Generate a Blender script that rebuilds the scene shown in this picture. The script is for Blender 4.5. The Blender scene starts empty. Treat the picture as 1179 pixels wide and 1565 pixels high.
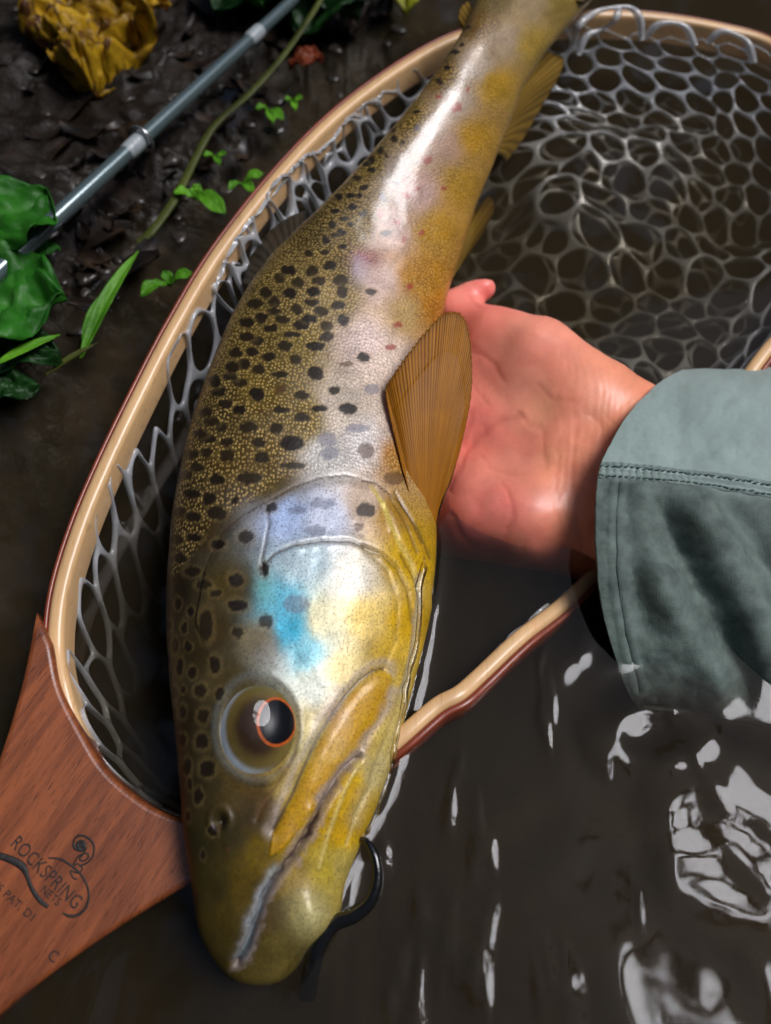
import bpy, bmesh, math, random
import numpy as np
from mathutils import Vector, Matrix

random.seed(7)
RNG = np.random.default_rng(11)
scene = bpy.context.scene
COL = scene.collection

# ---------------------------------------------------------------- camera
CAM_H, PITCH, FPX, CX, CY = 0.23, math.radians(60), 1228.0, 589.5, 782.5
cam_data = bpy.data.cameras.new('camera')
cam = bpy.data.objects.new('camera', cam_data)
COL.objects.link(cam)
cam.location = (0, 0, CAM_H)
cam.rotation_euler = (math.pi / 2 - PITCH, 0, 0)
cam_data.sensor_fit = 'VERTICAL'
cam_data.sensor_height = 36.0
cam_data.sensor_width = 27.1
cam_data.lens = 36.0 * FPX / 1565.0
cam_data.clip_start = 0.01
cam_data.clip_end = 200.0
cam_data.dof.use_dof = True
cam_data.dof.focus_distance = 0.24
cam_data.dof.aperture_fstop = 8.5
scene.camera = cam

# ---------------------------------------------------------------- sky and sun (bright overcast gap up and to the right)
SUN_DIR = Vector((0.58, 0.11, 1.0)).normalized()
world = bpy.data.worlds.new('World')
scene.world = world
world.use_nodes = True
wn = world.node_tree
wn.nodes.clear()
sky = wn.nodes.new('ShaderNodeTexSky')
sky.sky_type = 'NISHITA'
sky.sun_disc = False
sky.sun_elevation = math.asin(SUN_DIR.z)
sky.sun_rotation = math.atan2(SUN_DIR.x, SUN_DIR.y)
sky.air_density = 1.0
sky.dust_density = 2.0
bgn = wn.nodes.new('ShaderNodeBackground')
bgn.inputs['Strength'].default_value = 0.05
won = wn.nodes.new('ShaderNodeOutputWorld')
wn.links.new(sky.outputs[0], bgn.inputs[0])
wn.links.new(bgn.outputs[0], won.inputs[0])

sun_data = bpy.data.lights.new('sun', 'SUN')
sun_data.energy = 1.5
sun_data.angle = math.radians(25)
sun_data.color = (0.97, 0.96, 1.0)
sun = bpy.data.objects.new('sun', sun_data)
COL.objects.link(sun)
sun.rotation_euler = SUN_DIR.to_track_quat('Z', 'Y').to_euler()

scene.view_settings.view_transform = 'Standard'
scene.view_settings.look = 'None'
scene.view_settings.gamma = 1.0
scene.view_settings.use_curve_mapping = False
scene.view_settings.exposure = 0.95

# ---------------------------------------------------------------- geometry of the view: pixel of the photograph -> place
CP, SP = math.cos(PITCH), math.sin(PITCH)

def ray(px, py):
    u = (np.asarray(px, float) - CX) / FPX
    v = -(np.asarray(py, float) - CY) / FPX
    return np.stack([u + 0 * v, CP + v * SP, -SP + v * CP], -1)

def at(px, py, z):
    d = ray(px, py)
    t = (np.asarray(z, float) - CAM_H) / d[..., 2]
    p = d * t[..., None]
    p[..., 2] += CAM_H
    return p

def proj(P):
    P = np.asarray(P, float)
    x, y, z = P[..., 0], P[..., 1], P[..., 2] - CAM_H
    dep = y * CP - z * SP
    v = y * SP + z * CP
    return CX + FPX * x / dep, CY - FPX * v / dep

def catmull(pts, n, closed=False):
    P = np.asarray(pts, float)
    m = len(P)
    if closed:
        ext = np.vstack([P[-1:], P, P[:2]])
        segs = m
    else:
        ext = np.vstack([2 * P[0] - P[1], P, 2 * P[-1] - P[-2]])
        segs = m - 1
    t = np.linspace(0, segs, n, endpoint=not closed)
    i = np.minimum(t.astype(int), segs - 1)
    f = (t - i)[:, None]
    a, b, c, d = ext[i], ext[i + 1], ext[i + 2], ext[i + 3]
    return 0.5 * ((2 * b) + (c - a) * f + (2 * a - 5 * b + 4 * c - d) * f**2 + (3 * b - a - 3 * c + d) * f**3)

def smooth(e0, e1, x):
    t = np.clip((x - e0) / (e1 - e0), 0, 1)
    return t * t * (3 - 2 * t)

_perm = np.random.default_rng(3).random((64, 256, 256)).astype(np.float32)

def vnoise(x, y, seed=0):
    T = _perm[seed % 64]
    xi, yi = np.floor(x).astype(int), np.floor(y).astype(int)
    fx, fy = x - xi, y - yi
    fx, fy = fx * fx * (3 - 2 * fx), fy * fy * (3 - 2 * fy)
    g = lambda a, b: T[a % 256, b % 256]
    return ((g(xi, yi) * (1 - fx) + g(xi + 1, yi) * fx) * (1 - fy) + (g(xi, yi + 1) * (1 - fx) + g(xi + 1, yi + 1) * fx) * fy) * 2 - 1

def fbm(x, y, seed=0, octv=4):
    s, a = 0, 1.0
    for k in range(octv):
        s = s + a * vnoise(x * 2**k + 17.3 * k, y * 2**k + 5.1 * k, seed + k)
        a *= 0.5
    return s

def seg_dist(px, py, line):
    L = np.asarray(line, float)
    best = np.full(np.shape(px), 1e9)
    for (x0, y0), (x1, y1) in zip(L[:-1], L[1:]):
        dx, dy = x1 - x0, y1 - y0
        t = np.clip(((px - x0) * dx + (py - y0) * dy) / (dx * dx + dy * dy + 1e-12), 0, 1)
        best = np.minimum(best, np.hypot(px - x0 - t * dx, py - y0 - t * dy))
    return best

def inside(px, py, poly):
    P = np.asarray(poly, float)
    c = np.zeros(np.shape(px), bool)
    j = len(P) - 1
    for i in range(len(P)):
        xi, yi, xj, yj = P[i, 0], P[i, 1], P[j, 0], P[j, 1]
        c ^= ((yi > py) != (yj > py)) & (px < (xj - xi) * (py - yi) / (yj - yi + 1e-12) + xi)
        j = i
    return c

def lin(c):
    c = np.asarray(c, float) / 255.0
    return np.where(c <= 0.04045, c / 12.92, ((c + 0.055) / 1.055) ** 2.4)

def shepard(px, py, samples, power=3.0):
    S = np.asarray(samples, float)
    cols = lin(S[:, 2:5])
    num = np.zeros(np.shape(px) + (3,))
    den = np.zeros(np.shape(px))
    for k in range(len(S)):
        w = 1.0 / (((px - S[k, 0])**2 + (py - S[k, 1])**2 + 60.0) ** (power / 2))
        num += w[..., None] * cols[k]
        den += w
    return num / den[..., None]

# ---------------------------------------------------------------- object helpers
def mesh_obj(name, verts, faces, mat=None, parent=None, smooth_shade=True):
    me = bpy.data.meshes.new(name)
    verts = np.asarray(verts, np.float32)
    if isinstance(faces, np.ndarray):
        n, k = faces.shape
        me.vertices.add(len(verts))
        me.vertices.foreach_set('co', verts.ravel())
        me.loops.add(n * k)
        me.loops.foreach_set('vertex_index', faces.astype(np.int32).ravel())
        me.polygons.add(n)
        me.polygons.foreach_set('loop_start', np.arange(0, n * k, k, dtype=np.int32))
        me.update(calc_edges=True)
        me.validate()
    else:
        me.from_pydata(verts.tolist(), [], faces)
    if smooth_shade:
        me.polygons.foreach_set('use_smooth', np.ones(len(me.polygons), bool))
    o = bpy.data.objects.new(name, me)
    COL.objects.link(o)
    if mat:
        me.materials.append(mat)
    if parent:
        o.parent = parent
    return o

def set_attr(o, name, data, kind='FLOAT_COLOR'):
    a = o.data.attributes.new(name, kind, 'POINT')
    data = np.asarray(data, np.float32)
    if kind == 'FLOAT_COLOR':
        if data.shape[1] == 3:
            data = np.hstack([data, np.ones((len(data), 1), np.float32)])
        a.data.foreach_set('color', data.ravel())
    elif kind == 'FLOAT_VECTOR':
        a.data.foreach_set('vector', data.ravel())
    else:
        a.data.foreach_set('value', data.ravel())

def tag(o, label=None, cat=None, group=None, kind=None):
    if label: o['label'] = label
    if cat: o['category'] = cat
    if group: o['group'] = group
    if kind: o['kind'] = kind
    return o

def empty(name, loc, label, cat, group=None):
    o = bpy.data.objects.new(name, None)
    COL.objects.link(o)
    o.location = loc
    o.empty_display_size = 0.02
    return tag(o, label, cat, group)

def adopt(child, parent):
    child.parent = parent
    child.matrix_parent_inverse = Matrix.Translation(-parent.location)

def grid_faces(nu, nv, wrap_v=False):
    i = np.arange(nu - 1)[:, None]
    j = np.arange(nv if wrap_v else nv - 1)[None, :]
    j2 = (j + 1) % nv
    a, b, c, d = i * nv + j, (i + 1) * nv + j, (i + 1) * nv + j2, i * nv + j2
    return np.stack([a + 0 * b, b, c, d], -1).reshape(-1, 4)

def tube(pts, rad, n=10, caps=True, flat=None):
    P = np.asarray(pts, float)
    rad = np.broadcast_to(np.asarray(rad, float), (len(P),))
    T = np.gradient(P, axis=0)
    T /= np.linalg.norm(T, axis=1)[:, None] + 1e-12
    up = np.array([0, 0, 1.0])
    if abs(T[:, 2]).mean() > 0.9: up = np.array([0, 1.0, 0])
    A = np.cross(T, up); A /= np.linalg.norm(A, axis=1)[:, None] + 1e-12
    B = np.cross(A, T)
    th = np.linspace(0, 2 * np.pi, n, endpoint=False)
    fl = 1.0 if flat is None else flat
    V = P[:, None] + rad[:, None, None] * (A[:, None] * np.cos(th)[None, :, None] + fl * B[:, None] * np.sin(th)[None, :, None])
    F = grid_faces(len(P), n, True).tolist()
    V = V.reshape(-1, 3)
    if caps:
        F.append(list(range(n))[::-1])
        F.append(list(range((len(P) - 1) * n, len(P) * n)))
    return V, F

def join(parts):
    V, F, o = [], [], 0
    for v, f in parts:
        V.append(np.asarray(v)); F += [[i + o for i in q] for q in f]; o += len(v)
    return np.vstack(V), F

# ---------------------------------------------------------------- materials
class M:
    def __init__(s, name):
        s.m = bpy.data.materials.new(name)
        s.m.use_nodes = True
        s.t = s.m.node_tree
        s.t.nodes.clear()
        s.out = s.n('OutputMaterial')
        s.b = s.n('BsdfPrincipled')
        s.l(s.b.outputs[0], s.out.inputs[0])
    def n(s, kind, **kw):
        nd = s.t.nodes.new('ShaderNode' + kind)
        for k, v in kw.items():
            if k in nd.bl_rna.properties and k != 'inputs': setattr(nd, k, v)
            else: nd.inputs[k].default_value = v
        return nd
    def l(s, a, b): s.t.links.new(a, b)
    def set(s, **kw):
        for k, v in kw.items():
            s.b.inputs[k.replace('_', ' ')].default_value = v
        return s
    def ramp(s, fac, stops):
        r = s.n('ValToRGB')
        e = r.color_ramp.elements
        while len(e) < len(stops): e.new(0.5)
        for k, (p, c) in enumerate(stops):
            e[k].position = p
            e[k].color = (*c, 1) if len(c) == 3 else c
        s.l(fac, r.inputs[0])
        return r.outputs[0]
    def coord(s, out='Object', scale=(1, 1, 1), rot=(0, 0, 0)):
        c = s.n('TexCoord'); mp = s.n('Mapping')
        mp.inputs['Scale'].default_value = scale
        mp.inputs['Rotation'].default_value = rot
        s.l(c.outputs[out], mp.inputs[0])
        return mp.outputs[0]
    def noise(s, vec, scale, detail=4, rough=0.55, dist=0.0):
        nd = s.n('TexNoise')
        nd.inputs['Scale'].default_value = scale
        nd.inputs['Detail'].default_value = detail
        nd.inputs['Roughness'].default_value = rough
        nd.inputs['Distortion'].default_value = dist
        s.l(vec, nd.inputs['Vector'])
        return nd.outputs['Fac']
    def mix(s, fac, a, b, mode='MIX'):
        nd = s.n('Mix', data_type='RGBA', blend_type=mode)
        for sock, val in ((nd.inputs[0], fac), (nd.inputs[6], a), (nd.inputs[7], b)):
            if hasattr(val, 'links') or isinstance(val, bpy.types.NodeSocket): s.l(val, sock)
            elif isinstance(val, (int, float)): sock.default_value = val
            else: sock.default_value = (*val, 1)
        return nd.outputs[2]
    def math(s, op, a, b=0.0):
        nd = s.n('Math', operation=op)
        for sock, val in ((nd.inputs[0], a), (nd.inputs[1], b)):
            if isinstance(val, bpy.types.NodeSocket): s.l(val, sock)
            else: sock.default_value = val
        return nd.outputs[0]
    def bump(s, h, strength, dist, prev=None):
        nd = s.n('Bump')
        nd.inputs['Strength'].default_value = strength
        nd.inputs['Distance'].default_value = dist
        s.l(h, nd.inputs['Height'])
        if prev is not None: s.l(prev, nd.inputs['Normal'])
        return nd.outputs[0]
    def attr(s, name):
        nd = s.n('Attribute', attribute_name=name)
        return nd

def L3(r, g, b, k=1.0): return tuple(lin((r, g, b)) * k)

# --- trout skin
def trout_skin():
    m = M('trout_skin')
    col = m.attr('skin_colour').outputs['Color']
    scl = m.attr('scale_mask').outputs['Fac']
    gold = m.attr('gold_mask').outputs['Fac']
    suv = m.attr('skin_coord').outputs['Vector']
    mp = m.n('Mapping'); mp.inputs['Scale'].default_value = (1.0, 1.25, 1.0); m.l(suv, mp.inputs[0])
    vor = m.n('TexVoronoi', feature='F1', voronoi_dimensions='2D')
    vor.inputs['Scale'].default_value = 720; vor.inputs['Randomness'].default_value = 0.75
    m.l(mp.outputs[0], vor.inputs['Vector'])
    dome = m.math('SUBTRACT', 0.75, vor.outputs['Distance'])
    spec = m.ramp(vor.outputs['Distance'], [(0.0, (1, 1, 1)), (0.14, (0.8, .8, .8)), (0.40, (0, 0, 0))])
    nz = m.noise(suv, 900, 3)
    nz2 = m.noise(suv, 140, 4)
    c1 = m.mix(0.55, col, m.mix(nz2, (0.62, 0.62, 0.60), (1.35, 1.33, 1.25)), 'MULTIPLY')
    c1 = m.mix(0.35, c1, m.mix(nz, (0.1, 0.1, 0.1), (1.9, 1.9, 1.9)), 'MULTIPLY')
    c1 = m.mix(m.ramp(m.noise(suv, 1500, 2, 0.7), [(0.36, (0.55, .55, .55)), (0.46, (0, 0, 0))]), c1, (0.03, 0.022, 0.014))
    dark = m.mix(m.math('MULTIPLY', scl, 0.34), c1, m.mix(spec, (0.62, .60, .58), (1.5, 1.45, 1.35)), 'MULTIPLY')
    gl = m.math('MULTIPLY', m.math('MULTIPLY', spec, gold), m.math('MULTIPLY', m.ramp(nz2, [(0.3, (0.15, .15, .15)), (0.7, (1, 1, 1))]), 0.8))
    c2 = m.mix(gl, dark, L3(226, 190, 112))
    m.l(c2, m.b.inputs['Base Color'])
    h = m.math('ADD', m.math('MULTIPLY', dome, scl), m.math('MULTIPLY', nz, 0.30))
    b1 = m.bump(h, 0.42, 0.0005)
    b2 = m.bump(nz2, 0.04, 0.0010, b1)
    m.l(b2, m.b.inputs['Normal'])
    m.l(m.attr('metal_mask').outputs['Fac'], m.b.inputs['Metallic'])
    m.set(Roughness=0.42, Coat_Roughness=0.16, Coat_IOR=1.45, Specular_IOR_Level=0.30)
    m.set(Subsurface_Weight=0.06, Subsurface_Radius=(0.004, 0.002, 0.001), Subsurface_Scale=0.4)
    m.l(m.bump(nz, 0.10, 0.0005, m.bump(nz2, 0.03, 0.0010)), m.b.inputs['Coat Normal'])
    m.l(m.attr('wet_film').outputs['Fac'], m.b.inputs['Coat Weight'])
    return m.m

def fin_mat(name, a, b, edge):
    m = M(name)
    r = m.attr('ray').outputs['Fac']; e = m.attr('edge').outputs['Fac']
    vec = m.coord('Object')
    n1 = m.noise(vec, 160, 4)
    c = m.mix(r, a, b)
    c = m.mix(m.math('MULTIPLY', n1, 0.5), c, m.mix(0.5, a, (0.10, 0.045, 0.01)))
    c = m.mix(e, c, edge)
    m.l(c, m.b.inputs['Base Color'])
    m.set(Roughness=0.5, Specular_IOR_Level=0.22)
    tr = m.n('BsdfTranslucent'); m.l(c, tr.inputs['Color'])
    mx = m.n('MixShader'); mx.inputs[0].default_value = 0.3
    m.l(m.b.outputs[0], mx.inputs[1]); m.l(tr.outputs[0], mx.inputs[2]); m.l(mx.outputs[0], m.out.inputs[0])
    return m.m

def simple(name, col, rough=0.5, noise_amt=0.3, nscale=60, bump=0.2, bdist=0.001, **kw):
    m = M(name)
    vec = m.coord('Object')
    nz = m.noise(vec, nscale, 5)
    c = m.mix(nz, tuple(np.array(col) * (1 - noise_amt)), tuple(np.array(col) * (1 + noise_amt)))
    m.l(c, m.b.inputs['Base Color'])
    if bump: m.l(m.bump(m.noise(vec, nscale * 3, 4), bump, bdist), m.b.inputs['Normal'])
    m.set(Roughness=rough, **kw)
    return m.m

def wood(name, base, dark, rot, streak=1.0, rough=0.38, coat=0.3, scale=1.0):
    m = M(name)
    vec = m.coord('Object', scale=(1, 1, 1), rot=(0, 0, rot))
    st = m.n('Mapping'); st.inputs['Scale'].default_value = (420 * scale, 26 * scale, 200 * scale); m.l(vec, st.inputs[0])
    n1 = m.noise(st.outputs[0], 1.0, 3, 0.6)
    st2 = m.n('Mapping'); st2.inputs['Scale'].default_value = (2600 * scale, 230 * scale, 400); m.l(vec, st2.inputs[0])
    n2 = m.noise(st2.outputs[0], 1.0, 2, 0.5)
    big = m.noise(vec, 22, 3)
    c = m.mix(big, tuple(np.array(base) * 0.72), tuple(np.array(base) * 1.25))
    c = m.mix(m.math('MULTIPLY', m.ramp(n1, [(0.38, (1, 1, 1)), (0.62, (0, 0, 0))]), 0.5 * streak), c, dark)
    c = m.mix(m.math('MULTIPLY', m.ramp(n2, [(0.30, (1, 1, 1)), (0.42, (0, 0, 0))]), 0.6 * streak), c, tuple(np.array(dark) * 0.4))
    m.l(c, m.b.inputs['Base Color'])
    m.l(m.bump(n2, 0.25 * streak, 0.0004), m.b.inputs['Normal'])
    m.set(Roughness=rough, Coat_Weight=coat, Coat_Roughness=0.2)
    return m.m

def leaf_mat(name, c0, c1, vein, rough=0.32, spots=None):
    m = M(name)
    vec = m.coord('Object')
    v = m.attr('vein').outputs['Fac']
    n1 = m.noise(vec, 55, 5, 0.6)
    n2 = m.noise(vec, 260, 3)
    c = m.mix(m.ramp(n1, [(0.3, (0, 0, 0)), (0.7, (1, 1, 1))]), c0, c1)
    if spots: c = m.mix(m.ramp(m.noise(vec, 95, 5, 0.65, 0.6), [(0.50, (0, 0, 0)), (0.60, (1, 1, 1))]), c, spots)
    c = m.mix(m.math('MULTIPLY', v, 0.6), c, vein)
    m.l(c, m.b.inputs['Base Color'])
    m.l(m.bump(n2, 0.35, 0.0008, m.bump(n1, 0.4, 0.003)), m.b.inputs['Normal'])
    m.set(Roughness=max(rough, 0.46), Specular_IOR_Level=0.3)
    tr = m.n('BsdfTranslucent'); m.l(c, tr.inputs['Color'])
    mx = m.n('MixShader'); mx.inputs[0].default_value = 0.35
    m.l(m.b.outputs[0], mx.inputs[1]); m.l(tr.outputs[0], mx.inputs[2]); m.l(mx.outputs[0], m.out.inputs[0])
    return m.m

def skin_mat():
    m = M('hand_skin')
    col = m.attr('skin_colour').outputs['Color']
    vec = m.coord('Object')
    st = m.n('Mapping'); st.inputs['Rotation'].default_value = (0, 0, 0.5); st.inputs['Scale'].default_value = (700, 2300, 1200); m.l(vec, st.inputs[0])
    lines = m.noise(st.outputs[0], 1.0, 3, 0.6, 0.4)
    n1 = m.noise(vec, 70, 5, 0.6); n2 = m.noise(vec, 900, 3)
    c = m.mix(0.45, col, m.mix(n1, (0.74, 0.60, 0.58), (1.2, 1.26, 1.26)), 'MULTIPLY')
    c = m.mix(0.3, c, m.mix(lines, (0.7, 0.62, 0.6), (1.25, 1.28, 1.28)), 'MULTIPLY')
    m.l(c, m.b.inputs['Base Color'])
    b1 = m.bump(lines, 0.10, 0.0004)
    m.l(m.bump(n2, 0.08, 0.0004, b1), m.b.inputs['Normal'])
    m.set(Roughness=0.47, Subsurface_Weight=0.22, Subsurface_Radius=(1.0, 0.35, 0.2), Subsurface_Scale=0.0035,
          Coat_Weight=0.32, Coat_Roughness=0.28, Specular_IOR_Level=0.35)
    return m.m

def cloth_mat():
    m = M('sleeve_cloth')
    wet = m.attr('wet').outputs['Fac']
    vec = m.coord('Object')
    n1 = m.noise(vec, 45, 5, 0.6); n2 = m.noise(vec, 600, 3); n3 = m.noise(vec, 130, 5, 0.65)
    w1 = m.n('TexWave', wave_type='BANDS', bands_direction='X'); w1.inputs['Scale'].default_value = 900; w1.inputs['Distortion'].default_value = 0.6
    w2 = m.n('TexWave', wave_type='BANDS', bands_direction='Y'); w2.inputs['Scale'].default_value = 900; w2.inputs['Distortion'].default_value = 0.6
    m.l(vec, w1.inputs['Vector']); m.l(vec, w2.inputs['Vector'])
    weave = m.math('ADD', w1.outputs['Fac'], w2.outputs['Fac'])
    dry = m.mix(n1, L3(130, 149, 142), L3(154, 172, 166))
    wet_shade = m.mix(m.ramp(n3, [(0.35, (0, 0, 0)), (0.65, (1, 1, 1))]), L3(66, 80, 74), L3(100, 116, 108))  # lower panel: soaked cloth, with its shade darkened into the colour too
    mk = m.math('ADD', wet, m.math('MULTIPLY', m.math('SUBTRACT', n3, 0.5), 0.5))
    c = m.mix(m.ramp(mk, [(0.35, (0, 0, 0)), (0.65, (1, 1, 1))]), dry, wet_shade)
    c = m.mix(0.35, c, m.mix(n2, (0.7, .7, .7), (1.3, 1.3, 1.3)), 'MULTIPLY')
    m.l(c, m.b.inputs['Base Color'])
    m.l(m.bump(weave, 0.25, 0.0002, m.bump(n2, 0.2, 0.0004)), m.b.inputs['Normal'])
    m.set(Roughness=0.62, Sheen_Weight=0.25, Specular_IOR_Level=0.35)
    return m.m

def rubber_mat():
    m = M('clear_rubber')
    vec = m.coord('Object')
    n1 = m.noise(vec, 60, 4)
    c = m.mix(n1, (0.42, 0.43, 0.44), (0.80, 0.82, 0.85))
    m.l(c, m.b.inputs['Base Color'])
    m.l(m.bump(m.noise(vec, 350, 4), 0.3, 0.0008), m.b.inputs['Normal'])
    m.set(Roughness=0.16, Specular_IOR_Level=0.7, Coat_Weight=1.0, Coat_Roughness=0.05, Coat_IOR=1.6)
    tr = m.n('BsdfTransparent'); tr.inputs[0].default_value = (0.85, 0.86, 0.85, 1)
    mx = m.n('MixShader'); mx.inputs[0].default_value = 0.42
    m.l(m.b.outputs[0], mx.inputs[1]); m.l(tr.outputs[0], mx.inputs[2]); m.l(mx.outputs[0], m.out.inputs[0])
    return m.m

def water_mat():
    m = M('stream_water')
    m.t.nodes.remove(m.b)
    vec = m.coord('Object')
    bmp = m.bump(m.noise(vec, 60, 1), 0.03, 0.002)
    fr = m.n('Fresnel'); fr.inputs['IOR'].default_value = 1.333; m.l(bmp, fr.inputs['Normal'])
    gl = m.n('BsdfGlossy'); gl.inputs['Roughness'].default_value = 0.045; m.l(bmp, gl.inputs['Normal'])
    tr = m.n('BsdfTransparent')
    mx = m.n('MixShader'); m.l(fr.outputs[0], mx.inputs[0]); m.l(tr.outputs[0], mx.inputs[1]); m.l(gl.outputs[0], mx.inputs[2])
    m.l(mx.outputs[0], m.out.inputs[0])
    ab = m.n('VolumeAbsorption'); ab.inputs['Color'].default_value = (0.52, 0.46, 0.33, 1); ab.inputs['Density'].default_value = 40
    sc = m.n('VolumeScatter'); sc.inputs['Color'].default_value = (0.50, 0.40, 0.26, 1); sc.inputs['Density'].default_value = 6.0
    ad = m.n('AddShader'); m.l(ab.outputs[0], ad.inputs[0]); m.l(sc.outputs[0], ad.inputs[1]); m.l(ad.outputs[0], m.out.inputs['Volume'])
    return m.m

def mud_mat():
    m = M('wet_mud')
    vec = m.coord('Object')
    n1 = m.noise(vec, 18, 6, 0.6); n2 = m.noise(vec, 130, 5, 0.6); n3 = m.noise(vec, 60, 4)
    c = m.mix(n1, (0.003, 0.0022, 0.0014), (0.017, 0.0115, 0.007))
    c = m.mix(m.ramp(n2, [(0.45, (0, 0, 0)), (0.7, (1, 1, 1))]), c, (0.024, 0.019, 0.015))
    c = m.mix(m.ramp(n3, [(0.60, (0, 0, 0)), (0.72, (0.7, 0.7, 0.7))]), c, (0.026, 0.011, 0.007))
    geo = m.n('NewGeometry'); sx = m.n('SeparateXYZ'); m.l(geo.outputs['Position'], sx.inputs[0])
    below = m.n('MapRange'); m.l(sx.outputs['Z'], below.inputs['Value'])
    for q, v_ in ((1, -0.03), (2, -0.002), (3, 1.0), (4, 0.0)): below.inputs[q].default_value = v_
    silt = m.mix(m.ramp(m.noise(vec, 26, 5, 0.65, 0.8), [(0.38, (0, 0, 0)), (0.66, (1, 1, 1))]), (0.010, 0.0085, 0.006), (0.10, 0.072, 0.046))
    c = m.mix(below.outputs[0], c, silt)
    m.l(c, m.b.inputs['Base Color'])
    m.l(m.bump(n2, 0.7, 0.003), m.b.inputs['Normal'])
    m.l(m.ramp(n3, [(0.4, (0.32, .32, .32)), (0.6, (0.7, .7, .7))]), m.b.inputs['Roughness'])
    m.set(Specular_IOR_Level=0.18)
    return m.m

MAT = dict(
    skin=trout_skin(), hand=skin_mat(), cloth=cloth_mat(), rubber=rubber_mat(), water=water_mat(), mud=mud_mat(),
    pect=fin_mat('pectoral_fin_skin', L3(148, 88, 8), L3(220, 146, 28), (0.03, 0.018, 0.008)),
    fin=fin_mat('olive_fin_skin', L3(120, 92, 30), L3(165, 130, 50), (0.05, 0.035, 0.012)),
    grey_fin=fin_mat('grey_fin_skin', L3(58, 54, 44), L3(96, 90, 76), (0.03, 0.027, 0.022)),
    red_wood=wood('red_brown_wood', L3(146, 80, 44), L3(74, 32, 16), math.radians(30)),
    pale_wood=wood('pale_ash_wood', L3(226, 184, 132), L3(176, 128, 82), 0, 0.35, 0.35, 0.3, 0.6),
    red_strip=wood('red_brown_strip', L3(140, 62, 36), L3(80, 30, 16), 0, 0.6),
    burn=simple('burnt_black', (0.012, 0.009, 0.007), 0.6, 0.3, 300),
    rod=simple('rod_blank', L3(96, 112, 114), 0.22, 0.12, 90, 0.05, Metallic=0.45, Coat_Weight=0.6, Coat_Roughness=0.08),
    wrap=simple('rod_wrap', L3(150, 158, 160), 0.3, 0.3, 400, 0.3, 0.0004),
    steel=simple('guide_steel', (0.5, 0.5, 0.5), 0.25, 0.1, 90, 0, Metallic=0.9),
    black=simple('glossy_black', (0.006, 0.006, 0.006), 0.12, 0.2, 200, 0.15, 0.0008, Coat_Weight=0.5),
    thread=simple('sewing_thread', L3(88, 108, 106), 0.7, 0.2, 900),
)

# ---------------------------------------------------------------- ground (bed and bank in one sheet)
BA, BB = at(20.0, 545.0, 0.0)[:2], at(610.0, 10.0, 0.0)[:2]
_bd = (BB - BA) / np.linalg.norm(BB - BA)
_bn = np.array([-_bd[1], _bd[0]])

def ground_z(x, y, fine=True):
    d = (x - BA[0]) * _bn[0] + (y - BA[1]) * _bn[1]
    d = d + 0.012 * fbm(x * 14, y * 14, 5, 3)
    z = -0.058 + 0.068 * smooth(-0.10, 0.06, d) + 0.10 * smooth(0.03, 0.6, d) + 0.9 * smooth(0.5, 5.0, d)
    z = z - 0.10 * smooth(0.45, 1.6, -d) + 0.7 * smooth(3.5, 8.0, -d)
    z = z + 0.006 * fbm(x * 22, y * 22, 9, 4)
    if fine:
        z = z + 0.0035 * np.abs(fbm(x * 110, y * 110, 20, 3))
    return z

def warp_grid(n, R, k, cx, cy):
    t = np.linspace(-1, 1, n)
    g = np.sinh(k * t) / math.sinh(k) * R
    X, Y = np.meshgrid(g + cx, g + cy, indexing='ij')
    return X, Y

X, Y = warp_grid(520, 40.0, 8.6, -0.05, 0.28)
Z = ground_z(X, Y)
ground = mesh_obj('ground', np.stack([X, Y, Z], -1).reshape(-1, 3), grid_faces(520, 520), MAT['mud'])
tag(ground, kind='structure')

def on_ground(px, py, off=0.0):
    z = 0.0
    for _ in range(12):
        p = at(px, py, z + off)
        z = float(max(ground_z(np.array([p[0]]), np.array([p[1]]), False)[0], 0.0))
    return at(px, py, z + off)

# ---------------------------------------------------------------- unseen streamside wood, added to darken sky light except a gap up and right
rw = np.random.default_rng(5)
NL = 26000
az = rw.uniform(0, 2 * np.pi, NL)            # from +x, counter-clockwise
eastness = 0.5 + 0.5 * np.cos(az - math.radians(20))
emax = np.radians(76 - 44 * smooth(0.5, 1.0, eastness))
el = np.arcsin(rw.uniform(0.0, 1.0, NL) * np.sin(emax))
clump = vnoise(az * 5, el * 9, 47)
dist = 4.2 + 1.6 * rw.random(NL) + 0.8 * clump
dist = np.where(rw.random(NL) < smooth(-0.9, 0.2, clump + 0.6 * (1 - el / emax)), dist, -1)
okl = dist > 0
az, el, dist = az[okl], el[okl], dist[okl]
cpos = np.stack([np.cos(az) * np.cos(el) * dist, 0.2 + np.sin(az) * np.cos(el) * dist, 0.2 + np.sin(el) * dist], -1)
# sparse unseen twigs, added to break up reflections of the bright gap
tw = []
sd0 = np.array(SUN_DIR)
e1_ = np.cross(sd0, [0, 0, 1.0]); e1_ /= np.linalg.norm(e1_); e2_ = np.cross(e1_, sd0)
for _ in range(3):
    a = rw.uniform(0, 2 * np.pi); r0 = math.tan(math.radians(rw.uniform(13, 15))); r1 = math.tan(math.radians(rw.uniform(5, 11))); da = rw.uniform(-0.5, 0.5)
    for t in np.linspace(0, 1, 26):
        rr0 = r0 + (r1 - r0) * t; aa = a + da * t
        for _ in range(3):
            j = rw.normal(size=2) * 0.014 * (1.3 - t)
            dvec = sd0 + e1_ * (rr0 * math.cos(aa) + j[0]) + e2_ * (rr0 * math.sin(aa) + j[1])
            tw.append(dvec / np.linalg.norm(dvec) * rw.uniform(4.2, 4.6) + [0, 0.1, 0])
cpos = np.vstack([cpos, tw])
sz = np.concatenate([rw.uniform(0.09, 0.2, len(cpos) - len(tw)), rw.uniform(0.03, 0.08, len(tw))])
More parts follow.
